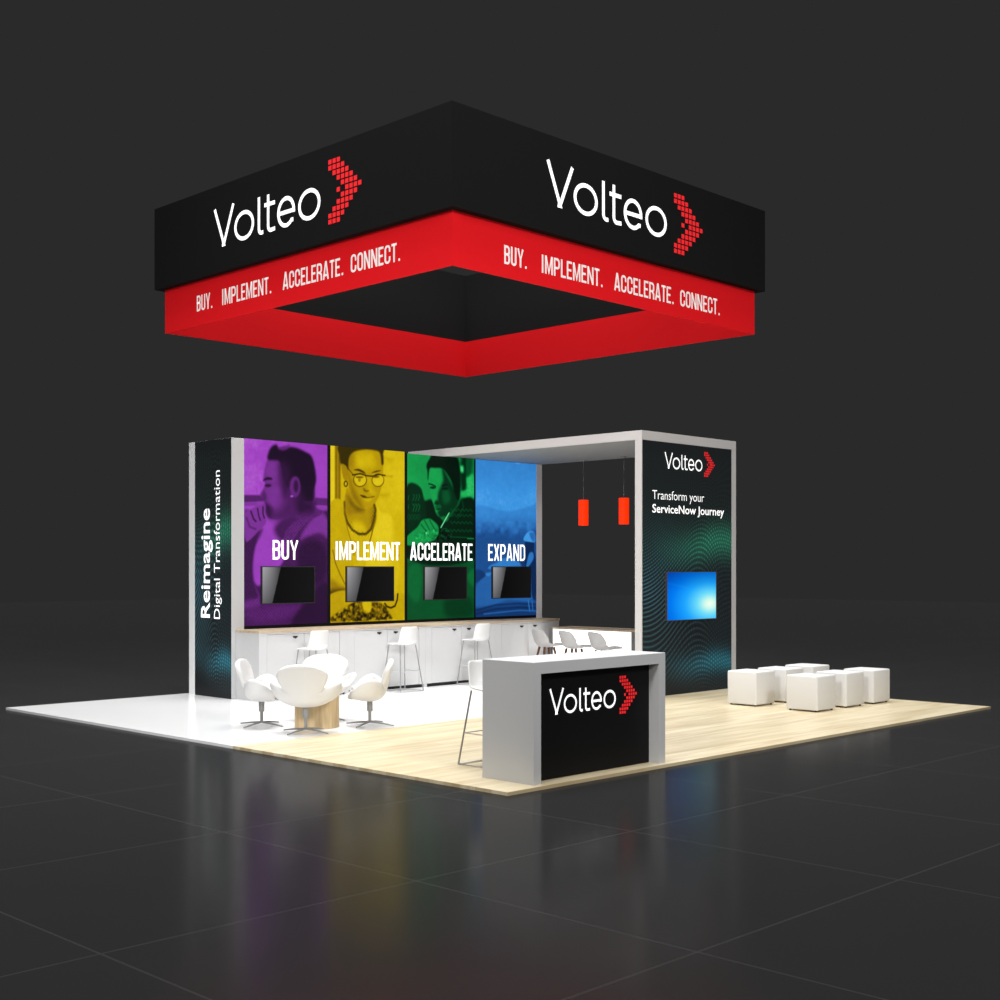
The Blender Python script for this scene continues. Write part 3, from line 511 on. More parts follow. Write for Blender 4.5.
def wood_mat(name, c0, c1, sc, planks=True, rough=.35):
    m = bpy.data.materials.new(name); m.use_nodes = True; nt = m.node_tree; b = nt.nodes['Principled BSDF']; N = nt.nodes.new; K = nt.links.new
    tc = N('ShaderNodeTexCoord'); mp = N('ShaderNodeMapping'); mp.inputs['Scale'].default_value = sc; K(tc.outputs['Object'], mp.inputs['Vector'])
    n1 = N('ShaderNodeTexNoise'); n1.inputs['Scale'].default_value = 1.; n1.inputs['Detail'].default_value = 6; n1.inputs['Roughness'].default_value = .6; n1.inputs['Distortion'].default_value = .6
    K(mp.outputs[0], n1.inputs['Vector'])
    cr = N('ShaderNodeValToRGB'); cr.color_ramp.elements[0].position = .33; cr.color_ramp.elements[0].color = (*c0, 1)
    cr.color_ramp.elements[1].position = .62; cr.color_ramp.elements[1].color = (*c1, 1); K(n1.outputs['Fac'], cr.inputs[0])
    last = cr.outputs[0]
    if planks:
        br = N('ShaderNodeTexBrick'); br.inputs['Scale'].default_value = 1.; br.inputs['Brick Width'].default_value = 1.6; br.inputs['Row Height'].default_value = .19
        br.inputs['Mortar Size'].default_value = .0025; br.inputs['Color1'].default_value = (1, 1, 1, 1); br.inputs['Color2'].default_value = (.86, .83, .78, 1); br.inputs['Mortar'].default_value = (.72, .64, .52, 1)
        K(tc.outputs['Object'], br.inputs['Vector'])
        mx = N('ShaderNodeMix'); mx.data_type = 'RGBA'; mx.blend_type = 'MULTIPLY'; mx.inputs[0].default_value = .75; K(last, mx.inputs[6]); K(br.outputs[0], mx.inputs[7]); last = mx.outputs[2]
    K(last, b.inputs['Base Color']); b.inputs['Roughness'].default_value = rough; b.inputs['Specular IOR Level'].default_value = .35
    return m
M['floor_wood'] = wood_mat('light_oak_planks', rgb(203, 184, 148), rgb(228, 216, 185), (.7, 9, 1))
M['top_wood'] = wood_mat('oak_edge', rgb(178, 158, 132), rgb(202, 183, 158), (1.2, 12, 12), False)
M['drum_wood'] = wood_mat('oak_drum', rgb(176, 150, 110), rgb(206, 182, 142), (14, 14, 1.2), False, .5)
M['white_floor'] = mat('white_gloss_floor', (.93, .93, .93), .16, .45)

def hall_floor_mat():
    m = bpy.data.materials.new('polished_dark_tiles'); m.use_nodes = True; nt = m.node_tree; b = nt.nodes['Principled BSDF']; N = nt.nodes.new; K = nt.links.new
    tc = N('ShaderNodeTexCoord'); mp = N('ShaderNodeMapping'); mp.inputs['Location'].default_value = (.40/2.035, -.43/2.035, 0); mp.inputs['Scale'].default_value = (1/2.035,)*3
    K(tc.outputs['Object'], mp.inputs['Vector'])
    br = N('ShaderNodeTexBrick'); br.offset = 0; br.inputs['Scale'].default_value = 1; br.inputs['Brick Width'].default_value = 1; br.inputs['Row Height'].default_value = 1
    br.inputs['Mortar Size'].default_value = .004; br.inputs['Mortar Smooth'].default_value = .2
    br.inputs['Color1'].default_value = (.0222, .0222, .0222, 1); br.inputs['Color2'].default_value = (.0229, .0229, .0229, 1); br.inputs['Mortar'].default_value = (.040, .040, .040, 1)
    K(mp.outputs[0], br.inputs['Vector'])
    df = N('ShaderNodeBsdfDiffuse'); K(br.outputs[0], df.inputs['Color'])
    gl = N('ShaderNodeBsdfGlossy'); gl.inputs['Color'].default_value = (1, 1, 1, 1)
    n = N('ShaderNodeTexNoise'); n.inputs['Scale'].default_value = 2.; K(tc.outputs['Object'], n.inputs['Vector'])
    mr = N('ShaderNodeMapRange'); mr.inputs['To Min'].default_value = .14; mr.inputs['To Max'].default_value = .20; K(n.outputs['Fac'], mr.inputs['Value']); K(mr.outputs[0], gl.inputs['Roughness'])
    lw = N('ShaderNodeLayerWeight'); lw.inputs['Blend'].default_value = .5
    pw = N('ShaderNodeMath'); pw.operation = 'POWER'; pw.inputs[1].default_value = 4; K(lw.outputs['Facing'], pw.inputs[0])
    ma = N('ShaderNodeMath'); ma.operation = 'MULTIPLY_ADD'; ma.inputs[1].default_value = .06; ma.inputs[2].default_value = .078; K(pw.outputs[0], ma.inputs[0])
    mx = N('ShaderNodeMixShader'); K(ma.outputs[0], mx.inputs[0]); K(df.outputs[0], mx.inputs[1]); K(gl.outputs[0], mx.inputs[2])
    K(mx.outputs[0], nt.nodes['Material Output'].inputs['Surface']); nt.nodes.remove(b)
    return m
M['hall_floor'] = hall_floor_mat()

# ------------------------------------------------------------------ setting
L = 9.144
G0 = -.03
o = MB().add([(-60, -60, G0), (60, -60, G0), (60, 60, G0), (-60, 60, G0)], [(0, 1, 2, 3)]).build('floor', M['hall_floor'])
tag(o, 'dark polished hall floor with large square tiles and thin joints', 'floor', kind='structure')
SPL = 3.93
o = MB().box(0, L, 0, SPL, G0, 0).build('wood_flooring', M['floor_wood'])
tag(o, 'pale wood plank flooring under the front half of the stand', 'flooring', kind='structure')
o = MB().box(0, L, SPL, L, G0, 0).build('white_flooring', M['white_floor'])
tag(o, 'glossy white flooring under the back half of the stand', 'flooring', kind='structure')
# back wall carrying the posters
WY = 7.95
o = MB().box(2.886, 5.9, WY+.006, WY+.22, 0, 3.648).box(5.9, 8.904, WY+.006, WY+.22, 0, 3.624).build('wall_back', M['black'])
tag(o, 'black backing wall behind the four coloured poster panels', 'wall', kind='structure')
o = MB().box(8.905, 9.044, WY-.004, WY+.22, 0, 3.624).build('trim_1', M['trim_white'])
tag(o, 'narrow white end post closing the back wall beside the blue poster', 'post', kind='structure')

# ------------------------------------------------------------------ posters
RAMPS = {
 'purple': [(0, (14, 4, 20)), (.25, (72, 24, 88)), (.5, (122, 48, 148)), (.8, (163, 66, 196)), (1, (210, 150, 230))],
 'yellow': [(0, (24, 18, 0)), (.25, (88, 70, 0)), (.5, (160, 126, 0)), (.75, (206, 176, 0)), (1, (240, 215, 40))],
 'green': [(0, (0, 14, 6)), (.25, (0, 66, 32)), (.5, (6, 110, 52)), (.85, (24, 178, 86)), (1, (130, 235, 170))],
 'blue': [(0, (6, 22, 52)), (.25, (18, 60, 118)), (.5, (38, 100, 172)), (.85, (62, 152, 230)), (1, (120, 190, 245))]}
def base_lum(k, a, b):
    h = 2.62; v = b/h
    if k == 'purple': return .82-.04*a
    if k == 'yellow': return .76+.03*a
    if k == 'green': return .78+.08*np.sin(a*3+v*4)
    return .72+.22*np.clip((1-v)*2.2, 0, 1)
posters = [('purple', 2.883, 4.35, 'BUY', (3.367, 3.815), 'purple poster panel of a man in profile, lettered BUY'),
 ('yellow', 4.41, 5.87, 'IMPLEMENT', (4.495, 5.773), 'yellow poster panel of a person wearing round glasses, lettered IMPLEMENT'),
 ('green', 5.928, 7.393, 'ACCELERATE', (5.985, 7.354), 'green poster panel of a man holding a pen, lettered ACCELERATE'),
 ('blue', 7.43, 8.905, 'EXPAND', (7.719, 8.618), 'blue poster panel of sky, hills and a hiker, lettered EXPAND')]
for k, x0, x1, word, (w0, w1), lab in posters:
    t = thing('poster_panel', lab, 'poster', (x0, WY, 1.01), group='coloured poster panels on the back wall')
    pl = Plane((0, 0, 0), (1, 0, 0), (0, 0, 1))
    picture_mesh('printed_picture', pl, x1-x0, 2.635 if k in ('purple', 'yellow') else 2.613, 140, 250,
        lambda a, b, k=k: ramp(paint(a, b, ART[k], base_lum(k, a, b)), RAMPS[k]), M['picture'], t, .0)
    mb = MB(); caps(mb, pl, word, w0-x0, w1-x0, 1.945-1.01, 2.225-1.01, .004, .125)
    lt = mb.build('lettering', M['white_ink'], t); lt['label'] = 'bold white capital letters'

# wall mounted monitors
def painted_gloss(a, b):  # gloss reflection painted as a pale slanted wedge in the emitted colour
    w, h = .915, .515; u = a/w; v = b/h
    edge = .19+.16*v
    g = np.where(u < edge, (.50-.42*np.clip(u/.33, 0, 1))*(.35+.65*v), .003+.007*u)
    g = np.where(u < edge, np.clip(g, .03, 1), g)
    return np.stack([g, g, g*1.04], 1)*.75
mon = None
for x, lab in ((3.155, 'black wall monitor on the purple poster'), (4.684, 'black wall monitor on the yellow poster'), (6.256, 'black wall monitor on the green poster'), (7.789, 'black wall monitor on the blue poster')):
    loc = (x, WY-.005, 1.311)
    if mon is None:
        mon = thing('wall_monitor', lab, 'monitor', loc, group='black monitors on the poster wall')
        mb = MB(); W, H = .94, .54
        mb.box(0, W, -.035, 0, 0, .013).box(0, W, -.035, 0, H-.013, H).box(0, .013, -.035, 0, .013, H-.013).box(W-.013, W, -.035, 0, .013, H-.013).box(.013, W-.013, -.02, 0, .013, H-.013)
        mb.build('bezel', mat('monitor_bezel', (.02, .02, .021), .35, .5), mon)
        picture_mesh('screen', Plane((.0125, -.026, .0125), (1, 0, 0), (0, 0, 1)), .915, .515, 90, 40, painted_gloss, M['screen'], mon, .0)
    else:
        dup(mon, loc, 0, lab)

# ------------------------------------------------------------------ dotted wave graphics
def wave_graphic(seed, greenv, tealv, W, H, tilt, fq=18., gain=1.):
    def fn(a, b):
        u = a/W; v = b/H
        w = .055*np.sin(5.2*u+1.1+seed)+.05*np.sin(2.6*u-4.5*v+seed*2)
        ph = (v+w*1.6+.26*(u-.5)*(u-.5)*tilt)*H*fq
        ps = (u+.10*np.sin(v*7+seed)+.06*np.sin(3.*u+9*v))*W*22
        st = .5+.5*np.sin(ph*6.283); dt = .5+.5*np.sin(ps*6.283)
        dotty = np.clip(1-1.35*np.exp(-(u/.5)**2)*np.exp(-((v-.28)/.22)**2), 0, 1)
        line = np.clip((st-.45)*2, 0, 1)*((1-dotty)+dotty*np.clip((dt-.35)*2, 0, 1))
        band = lambda c, s, sl: np.exp(-((v-c-sl*(u-.5)+.03*np.sin(u*5))/s)**2)
        g = band(greenv, .075, -.03)*np.clip(u*1.5-.1, 0, 1); te = band(tealv, .05, -.09)*np.clip(u*1.6-.25, .15, 1)
        side = np.exp(-((u-.0)/.45)**2)*np.exp(-((v-.50)/.2)**2)
        top = np.clip((v-.93)/.06, 0, 1); bot = np.clip((tealv-.07-.09*(u-.5)-v)/.06, 0, 1)
        vis = (1-top)*(1-bot)
        inten = gain*(.26+.30*side+.3*g+.25*te)*vis*(.5+.5*np.clip((.86-v)/.2, 0, 1))
        col = np.zeros((len(a), 3))
        col += np.array([26, 29, 31])
        tint = np.clip((v-.45)/.3, 0, 1)[:, None]
        cl = np.array([62, 124, 136])*(1-tint)+np.array([60, 135, 100])*tint
        col += (line*inten)[:, None]*cl
        col += (g*.55)[:, None]*np.array([10, 100, 62])+(te*.8)[:, None]*np.array([10, 62, 74])+(side*.3*vis)[:, None]*np.array([0, 22, 34])
        c = np.clip(col/255., 0, 1)
        return np.where(c <= .04045, c/12.92, ((c+.055)/1.055)**2.4)
    return fn

# ------------------------------------------------------------------ left display pillar
PX0, PX1, PY0, PY1, PH = 2.674, 2.884, 7.946, 9.023, 3.64
t = thing('display_pillar', 'tall slim pillar with a dark wave graphic and upright white lettering', 'pillar', (PX0, PY0, 0), kind='thing')
off = Vector((PX0, PY0, 0))
def loc(pl_o, base): return Vector(pl_o)-Vector(base)
MB().box(0, PX1-PX0, 0, PY1-PY0, 0, PH).build('body', M['counter'], t, bevel=.006)
MB().box(-.004, -.0005, 8.87-PY0, PY1-PY0-.002, 0, PH-.002).build('edge_trim', M['trim_white'], t)['label'] = 'bright white edge strip'
pl = Plane((0, 8.868-PY0, .002), (0, -1, 0), (0, 0, 1))
picture_mesh('printed_graphic', pl, 8.868-PY0-.002, PH-.004, 96, 420, wave_graphic(.6, .63, .15, .92, PH, 1.2, 14., 1.25), M['graphic'], t, .003)
tp = Plane((0, 0, 0), (0, 0, 1), (0, 1, 0))
face_text(tp, 'Reimagine', 1.118, 2.672, 8.483-PY0, .232, -.006 if tp.n.x > 0 else .006, .016, 'bold_word', t, 'bold white word running upward')
face_text(tp, 'Digital Transformation', 1.108, 3.20, 8.226-PY0, .155, -.006 if tp.n.x > 0 else .006, 0, 'thin_word', t, 'thin white word running upward')

# ------------------------------------------------------------------ right archway: tower + canopy
TX0, TX1, TY0, TY1, TH, TB = 6.76, 9.07, 3.946, 4.067, 3.757, 3.628
t = thing('display_archway', 'white archway with a dark dotted wave tower and flat canopy', 'archway', (TX0, TY0, 0), kind='thing')
MB().box(0, TX1-TX0, 0, TY1-TY0, 0, TB).build('tower_frame', M['frame'], t)
MB().box(0, TX1-TX0, 0, 8.87-TY0, TB+.001, TH).build('canopy_slab', M['frame'], t)
MB().box(.05, TX1-TX0-.05, TY1-TY0+.01, 8.8-TY0-.9, TB-.004, TB+.0005).build('added_soffit_shade', M['added_soffit_shade'], t)['label'] = 'added panel with the canopy underside shade put into its grey'
pl = Plane((.012, 0, .0), (1, 0, 0), (0, 0, 1))
picture_mesh('printed_graphic', pl, 8.945-TX0-.012, TB-.004, 210, 420, wave_graphic(0., .60, .125, 2.18, TB, 1., 17.), M['graphic'], t, .003)
pt = Plane((-TX0, 0, 0), (1, 0, 0), (0, 0, 1))
mb = MB(); wordmark(mb, pt, 7.272, 3.247, .396, .445, .008); mb.build('wordmark', M['white_ink'], t)['label'] = 'thin white company name'
mb = MB(); chevron(mb, pt, 8.235, 8.506, 3.176, 3.546, .008); mb.build('emblem', M['red_ink'], t)['label'] = 'red arrow emblem of small squares'
face_text(pt, 'Transform your', 6.993, 8.235, 2.80, .137, .006, -.007, 'thin_word', t, 'thin white word')
face_text(pt, 'ServiceNow Journey', 6.992, 8.745, 2.612, .124, .006, .012, 'bold_word', t, 'bold white word')
# bright monitor on the tower
t = thing('wall_monitor', 'bright blue lit monitor on the dark dotted tower', 'monitor', (7.29, TY0-.006, 1.065))
W, H = 1.225, .71
MB().box(0, W, -.03, 0, 0, .012).box(0, W, -.03, 0, H-.012, H).box(0, .012, -.03, 0, .012, H-.012).box(W-.012, W, -.03, 0, .012, H-.012).box(.012, W-.012, -.018, 0, .012, H-.012).build('bezel', mat('screen_bezel', (.06, .05, .045), .4, .4), t)
def blue_glow(a, b):
    u = a/1.205; v = b/.69
    d = np.sqrt(((u-.87)/1.12)**2+((v-.32)/1.0)**2); g = np.clip(1-d, 0, 1)
    ray = np.exp(-((v-.78+.28*(u))/.02)**2)*np.clip(.5-u, 0, 1)*.5
    base = ramp(np.clip(g*1.02+ray*.4, 0, 1), [(0, (0, 84, 205)), (.3, (0, 122, 240)), (.55, (30, 165, 255)), (.78, (110, 220, 250)), (.92, (205, 250, 235)), (1, (240, 255, 240))])
    shade = np.clip(1-.35*np.clip(v-.6, 0, 1)/.4, 0, 1)[:, None]
    return base*shade
picture_mesh('screen', Plane((.01, -.022, .01), (1, 0, 0), (0, 0, 1)), W-.02, H-.02, 70, 44, blue_glow, M['screen'], t, .0)['label'] = 'glowing blue screen'

# ------------------------------------------------------------------ back cabinets and worktop
CX0, CX1, CYF, CT = 2.75, 8.88, 7.40, .965
cw = (CX1-CX0)/4
labs = ['white cabinet under the purple poster, nearest the tall pillar', 'white cabinet under the yellow poster', 'white cabinet under the green poster', 'white cabinet under the blue poster, at the far end of the row']
cab = None
for i in range(4):
    l0 = (CX0+i*cw, CYF, 0)
    if cab is None:
        cab = thing('base_cabinet', labs[0], 'cabinet', l0, group='white cabinets along the back wall')
        D = WY-CYF-.007; T = CT-.036
        mb = MB(); mb.box(.0, .03, .012, D, 0, T).box(cw-.031, cw-.001, .012, D, 0, T).box(.03, cw-.031, .022, D, .05, T)
        mb.box(.03, .13, .0, .022, .05, T).box(cw-.131, cw-.031, .0, .022, .05, T).box(.0, .03, 0, .012, 0, T).box(cw-.031, cw-.001, 0, .012, 0, T).box(.13, cw-.131, 0, .022, T-.02, T)
        mb.build('carcass', M['cabinet'], cab)
        MB().box(.03, cw-.031, .03, .04, 0, .05).build('toe_kick', M['dark'], cab)
        for k, (a, b) in enumerate(((.135, cw/2-.003), (cw/2+.003, cw-.136))):
            d = MB().box(a, b, .002, .021, .052, T-.024).build('door', M['cabinet'], cab, bevel=.003)
            kx = cw/2+(-.16 if k == 0 else .16)
            h = MB().box(kx-.035, kx+.035, -.012, .002, T-.075, T-.055).add([(kx-.025, -.006, T-.076), (kx+.025, -.006, T-.076), (kx, -.006, T-.092)], [(0, 1, 2)]).build('handle', M['dark'], d)
            h['label'] = 'small black pull'
    else: dup(cab, l0, 0, labs[i])
o = MB().box(CX0-.01, CX1+.01, CYF-.012, WY-.002, CT-.034, CT).build('worktop', M['top_wood'], bevel=.002)
tag(o, 'long wood edged worktop lying across the white cabinets', 'worktop')

# ------------------------------------------------------------------ lit bar under the canopy
t = thing('lit_bar', 'low bar with glowing white front and wooden top under the canopy', 'bar', (8.55, 5.45, 0))
MB().box(0, .45, 0, 1.78, 0, .808).build('body', M['grey_post'], t)
MB().box(-.012, -.001, .12, 1.78, .0, .805).build('lit_front', M['light_box'], t)['label'] = 'glowing white front panel'
MB().box(-.03, .48, -.0, 1.80, .81, .838).build('bar_top', M['top_wood'], t, bevel=.002)['label'] = 'pale wooden top'

# ------------------------------------------------------------------ pendant lamps
lamp = None
for y, lab in ((6.74, 'orange cylinder pendant lamp, the farther one from the dotted tower'), (5.88, 'orange cylinder pendant lamp hanging nearest the dotted tower')):
    l0 = (8.75, y, TB-.007)
    if lamp is None:
        lamp = thing('pendant_lamp', lab, 'lamp', l0, group='orange pendant lamps under the canopy')
        sh = MB().lathe([(.079, -1.09), (.082, -1.088), (.082, -.672), (.079, -.668), (.012, -.668)], 32).build('lamp_shade', M['orange'], lamp)
        sh.modifiers.new('e', 'EDGE_SPLIT')
        MB().tube([(0, 0, -.67), (0, 0, -.02)], .004, 6).build('cord', M['wire'], lamp)
        MB().lathe([(.04, -.02), (.045, -.015), (.045, 0)], 20).build('ceiling_plate', M['chrome'], lamp)
    else: dup(lamp, l0, 0, lab)

# ------------------------------------------------------------------ reception counter
RX0, RX1, RY0, RY1, RT = .383, 2.195, .069, .679, 1.033
t = thing('reception_counter', 'white front counter with black front panel and company name', 'counter', (RX0, RY0, 0))
w, d = RX1-RX0, RY1-RY0
mb = MB(); mb.box(0, .092, 0, d, 0, RT-.1).box(w-.096, w, 0, d, 0, RT-.1).box(0, w, 0, d, RT-.1, RT-.005).box(.092, w-.096, .135, .16, 0, RT-.1)
mb.build('counter_body', M['counter'], t)
MB().box(.0, w, .0, d, RT-.0045, RT).build('counter_top', M['top_lit'], t)['label'] = 'white top with overhead light put into its colour'
MB().box(.092, w-.096, .118, .134, .004, RT-.1).build('front_panel', M['black_panel'], t)['label'] = 'black front panel'
pr = Plane((-RX0, .118, 0), (1, 0, 0), (0, 0, 1))
mb = MB(); wordmark(mb, pr, .700, .553, .391, .434, .005); mb.build('wordmark', M['white_ink'], t)['label'] = 'thin white company name'
mb = MB(); chevron(mb, pr, 1.659, 1.913, .49, .84, .005); mb.build('emblem', M['red_ink'], t)['label'] = 'red arrow emblem of small squares'

# ------------------------------------------------------------------ hanging sign
SX, SY, SS, SZ0, SZ1, RI, RZ = 2.059, 2.838, 6.1, 5.741, 6.881, .1055, 5.1345
t = thing('hanging_sign', 'big square overhead sign, black above a red band', 'sign', (SX, SY, RZ))
def ring(mb, a, b, z0, z1, th):
    mb.box(a, b, a, a+th, z0, z1).box(a, b, b-th, b, z0, z1).box(a, a+th, a+th, b-th, z0, z1).box(b-th, b, a+th, b-th, z0, z1)
mb = MB(); ring(mb, 0, SS, SZ0-RZ, SZ1-RZ, .13); mb.build('black_fascia', M['black_cloth'], t)['label'] = 'black upper fascia'
mb = MB(); ring(mb, RI, SS-RI, 0, SZ0-RZ-.001, .014); mb.build('red_band', M['red_cloth'], t)['label'] = 'red lower band'
mb = MB(); ring(mb, RI+.015, SS-RI-.015, .001, SZ0-RZ-.002, .01); mb.build('shaded_red_inner', M['shaded_red_inner'], t)['label'] = 'red inner face with shade put into its colour'
pR = Plane((-SX, 0, -RZ), (1, 0, 0), (0, 0, 1)); pL = Plane((0, -SY, -RZ), (0, -1, 0), (0, 0, 1))
mb = MB(); wordmark(mb, pR, 3.557, 6.060, 1, 1, .004); mb.build('wordmark', M['white_ink'], t)['label'] = 'thin white company name on the right face'
mb = MB(); chevron(mb, pR, 6.022, 6.655, 5.924, 6.706, .004); mb.build('emblem', M['red_ink'], t)['label'] = 'red arrow emblem on the right face'
mb = MB(); wordmark(mb, pL, -7.449, 6.056, 1, 1, .004); mb.build('wordmark', M['white_ink'], t)['label'] = 'thin white company name on the left face'
mb = MB(); chevron(mb, pL, -4.985, -4.359, 5.933, 6.709, .004); mb.build('emblem', M['red_ink'], t)['label'] = 'red arrow emblem on the left face'
pR2 = Plane((-SX, RI, -RZ), (1, 0, 0), (0, 0, 1)); pL2 = Plane((RI, -SY, -RZ), (0, -1, 0), (0, 0, 1))
for wd, a, b in (('BUY.', 2.972, 3.354), ('IMPLEMENT.', 3.593, 4.72), ('ACCELERATE.', 4.933, 6.167), ('CONNECT.', 6.298, 7.21)):
    mb = MB(); caps(mb, pR2, wd, a, b, 5.285, 5.50, .004, .13); mb.build('slogan_word', M['pale_ink'], t)['label'] = 'pale capital word on the right red face'
for wd, a, b in (('BUY.', 8.014, 7.623), ('IMPLEMENT.', 7.408, 6.279), ('ACCELERATE.', 6.044, 4.824), ('CONNECT.', 4.692, 3.793)):
    mb = MB(); caps(mb, pL2, wd, -a, -b, 5.325, 5.54, .004, .13); mb.build('slogan_word', M['pale_ink'], t)['label'] = 'pale capital word on the left red face'

# ------------------------------------------------------------------ lounge chairs and table
def interp(tab, s): return float(np.interp(s, [p[0] for p in tab], [p[1] for p in tab]))
def hermite(tab, s):
    xs = [p[0] for p in tab]; n = len(xs); i = max(0, min(n-2, sum(1 for x in xs if x <= s)-1))
    ys = [p[1] for p in tab]; h = xs[i+1]-xs[i]; u = (s-xs[i])/h
    def sl(j):
        if j == 0: return (ys[1]-ys[0])/(xs[1]-xs[0])
        if j == n-1: return (ys[-1]-ys[-2])/(xs[-1]-xs[-2])
        return (ys[j+1]-ys[j-1])/(xs[j+1]-xs[j-1])
    return ys[i]*(2*u**3-3*u*u+1)+sl(i)*h*(u**3-2*u*u+u)+ys[i+1]*(-2*u**3+3*u*u)+sl(i+1)*h*(u**3-u*u)
def shell(cy, cz, hw, lift, fwd, ns=22, nu=12, pw=2.2, bowl=False):
    vs = []; fs = []
    for i in range(ns+1):
        s = i/ns
        for j in range(nu+1):
            u = -1+2*j/nu; k = abs(u)**pw
            x = u
            if bowl:
                m = min(1, max(0, (.69-s)/.17)); x = u*(1-m)+m*math.sin(u*PI/2); k = k*(1-m)+m*(1-math.cos(u*PI/2))**1.15
            vs.append((hermite(hw, s)*x, hermite(cy, s)+hermite(fwd, s)*k, hermite(cz, s)+hermite(lift, s)*k))
    for i in range(ns):
        for j in range(nu):
            a = i*(nu+1)+j; fs.append((a, a+nu+1, a+nu+2, a+1))
    return vs, fs
chair = None
TCX, TCY = 1.62, 4.66
spots = [((1.19, 5.12), 'white swivel lounge chair nearest the dark pillar, left of the round table'),
         ((1.165, 4.25), 'white swivel lounge chair with its back to the viewer'),
         ((2.09, 4.255), 'white swivel lounge chair right of the round table, facing left'),
         ((2.06, 5.09), 'white swivel lounge chair behind the round table, facing the viewer')]
for (x, y), lab in spots:
    rz = math.atan2(TCY-y, TCX-x)-PI/2
    if chair is None:
        chair = thing('lounge_chair', lab, 'chair', (x, y, 0), rz, 'white lounge chairs around the round table')
        v, f = shell([(0, .25), (.2, .16), (.4, .015), (.54, -.095), (.64, -.14), (.8, -.175), (1, -.225)],
                     [(0, .385), (.2, .365), (.4, .345), (.54, .36), (.64, .43), (.8, .59), (1, .785)],
                     [(0, .21), (.06, .24), (.18, .30), (.32, .345), (.46, .34), (.56, .265), (.65, .180), (.73, .21), (.80, .258), (.87, .283), (.93, .262), (.97, .218), (1, .145)],
                     [(0, .0), (.12, .05), (.25, .15), (.38, .225), (.48, .225), (.57, .15), (.65, .03), (.75, 0), (.9, 0), (1, -.012)],
                     [(0, -.05), (.3, -.01), (.5, .02), (.62, .05), (.75, .04), (.88, .02), (1, .0)], 28, 14, 2.2, True)
        MB().add(v, f, 0, True).build('seat_shell', M['white_soft'], chair, solid=.062, subsurf=1)
        MB().lathe([(.034, .17), (.034, .30)], 16).lathe([(.019, .035), (.019, .18)], 16).build('column', M['chrome'], chair)
        mb = MB()
        for k in range(4):
            an = PI/4+k*PI/2+.3; c, s_ = math.cos(an), math.sin(an)
            mb.tube([(c*.02, s_*.02, .045), (c*.16, s_*.16, .034), (c*.31, s_*.31, .014)], [.012, .010, .008], 8)
        mb.build('star_base', M['chrome'], chair)
    else: dup(chair, (x, y, 0), rz, lab)
t = thing('round_table', 'round pale wood drum table between the white lounge chairs', 'table', (TCX-.03, TCY-.06, 0))
MB().lathe([(.253, 0), (.255, .003), (.255, .395)], 56).build('drum', M['drum_wood'], t).modifiers.new('e', 'EDGE_SPLIT')
MB().lathe([(.255, .3955), (.258, .398), (.258, .417), (.254, .42), (.001, .42)], 56).build('tabletop', M['top_wood'], t).modifiers.new('e', 'EDGE_SPLIT')

# ------------------------------------------------------------------ bar stools
stool = None
SG = 'white bar stools on wire legs'
for x, y, rz, lab in ((5.11, 7.13, 0, 'white wire leg bar stool before the yellow poster cabinets'), (3.46, 7.13, 0, 'white wire leg bar stool before the purple poster cabinets'),
                 (6.64, 7.13, 0, 'white wire leg bar stool before the green poster cabinets'), (.955, 1.13, PI, 'white wire leg bar stool standing behind the front counter')):
    if stool is None:
        stool = thing('bar_stool', lab, 'stool', (x, y, 0), rz, SG)
        v, f = shell([(0, .19), (.3, .06), (.55, -.10), (.68, -.155), (.8, -.175), (1, -.19)],
                     [(0, .715), (.3, .705), (.55, .705), (.68, .74), (.8, .83), (1, .965)],
                     [(0, .15), (.08, .175), (.3, .19), (.55, .185), (.8, .17), (.93, .16), (1, .14)],
                     [(0, -.01), (.3, .012), (.55, .03), (1, 0)], [(0, -.02), (.5, 0), (.7, .05), (1, .04)], 18, 8)
        MB().add(v, f, 0, True).build('seat', M['white_plastic'], stool, solid=.018, subsurf=1)
        feet = [(-.225, -.215), (.225, -.215), (.225, .20), (-.225, .20)]; tops = [(-.15, -.12), (.15, -.12), (.15, .13), (-.15, .13)]
        for (fx, fy), (tx, ty) in zip(feet, tops):
            MB().tube([(tx, ty, .692), (fx, fy, .012)], .0085, 8).build('leg', M['wire'], stool)
        def rr(z, g):
            q = []
            for (fx, fy), (tx, ty) in zip(feet, tops):
                k = (z-.012)/.68; q.append((fx+(tx-fx)*k, fy+(ty-fy)*k, z))
            return q
        MB().tube(rr(.012, 0), .0085, 8, True).build('base_rail', M['pale_wire'], stool)
        q = rr(.30, 0); mb = MB()
        for a in range(4): mb.tube([q[a], q[(a+1) % 4]], .006, 6)
        mb.build('footrest', M['pale_wire'], stool)
    else: dup(stool, (x, y, 0), rz, lab)

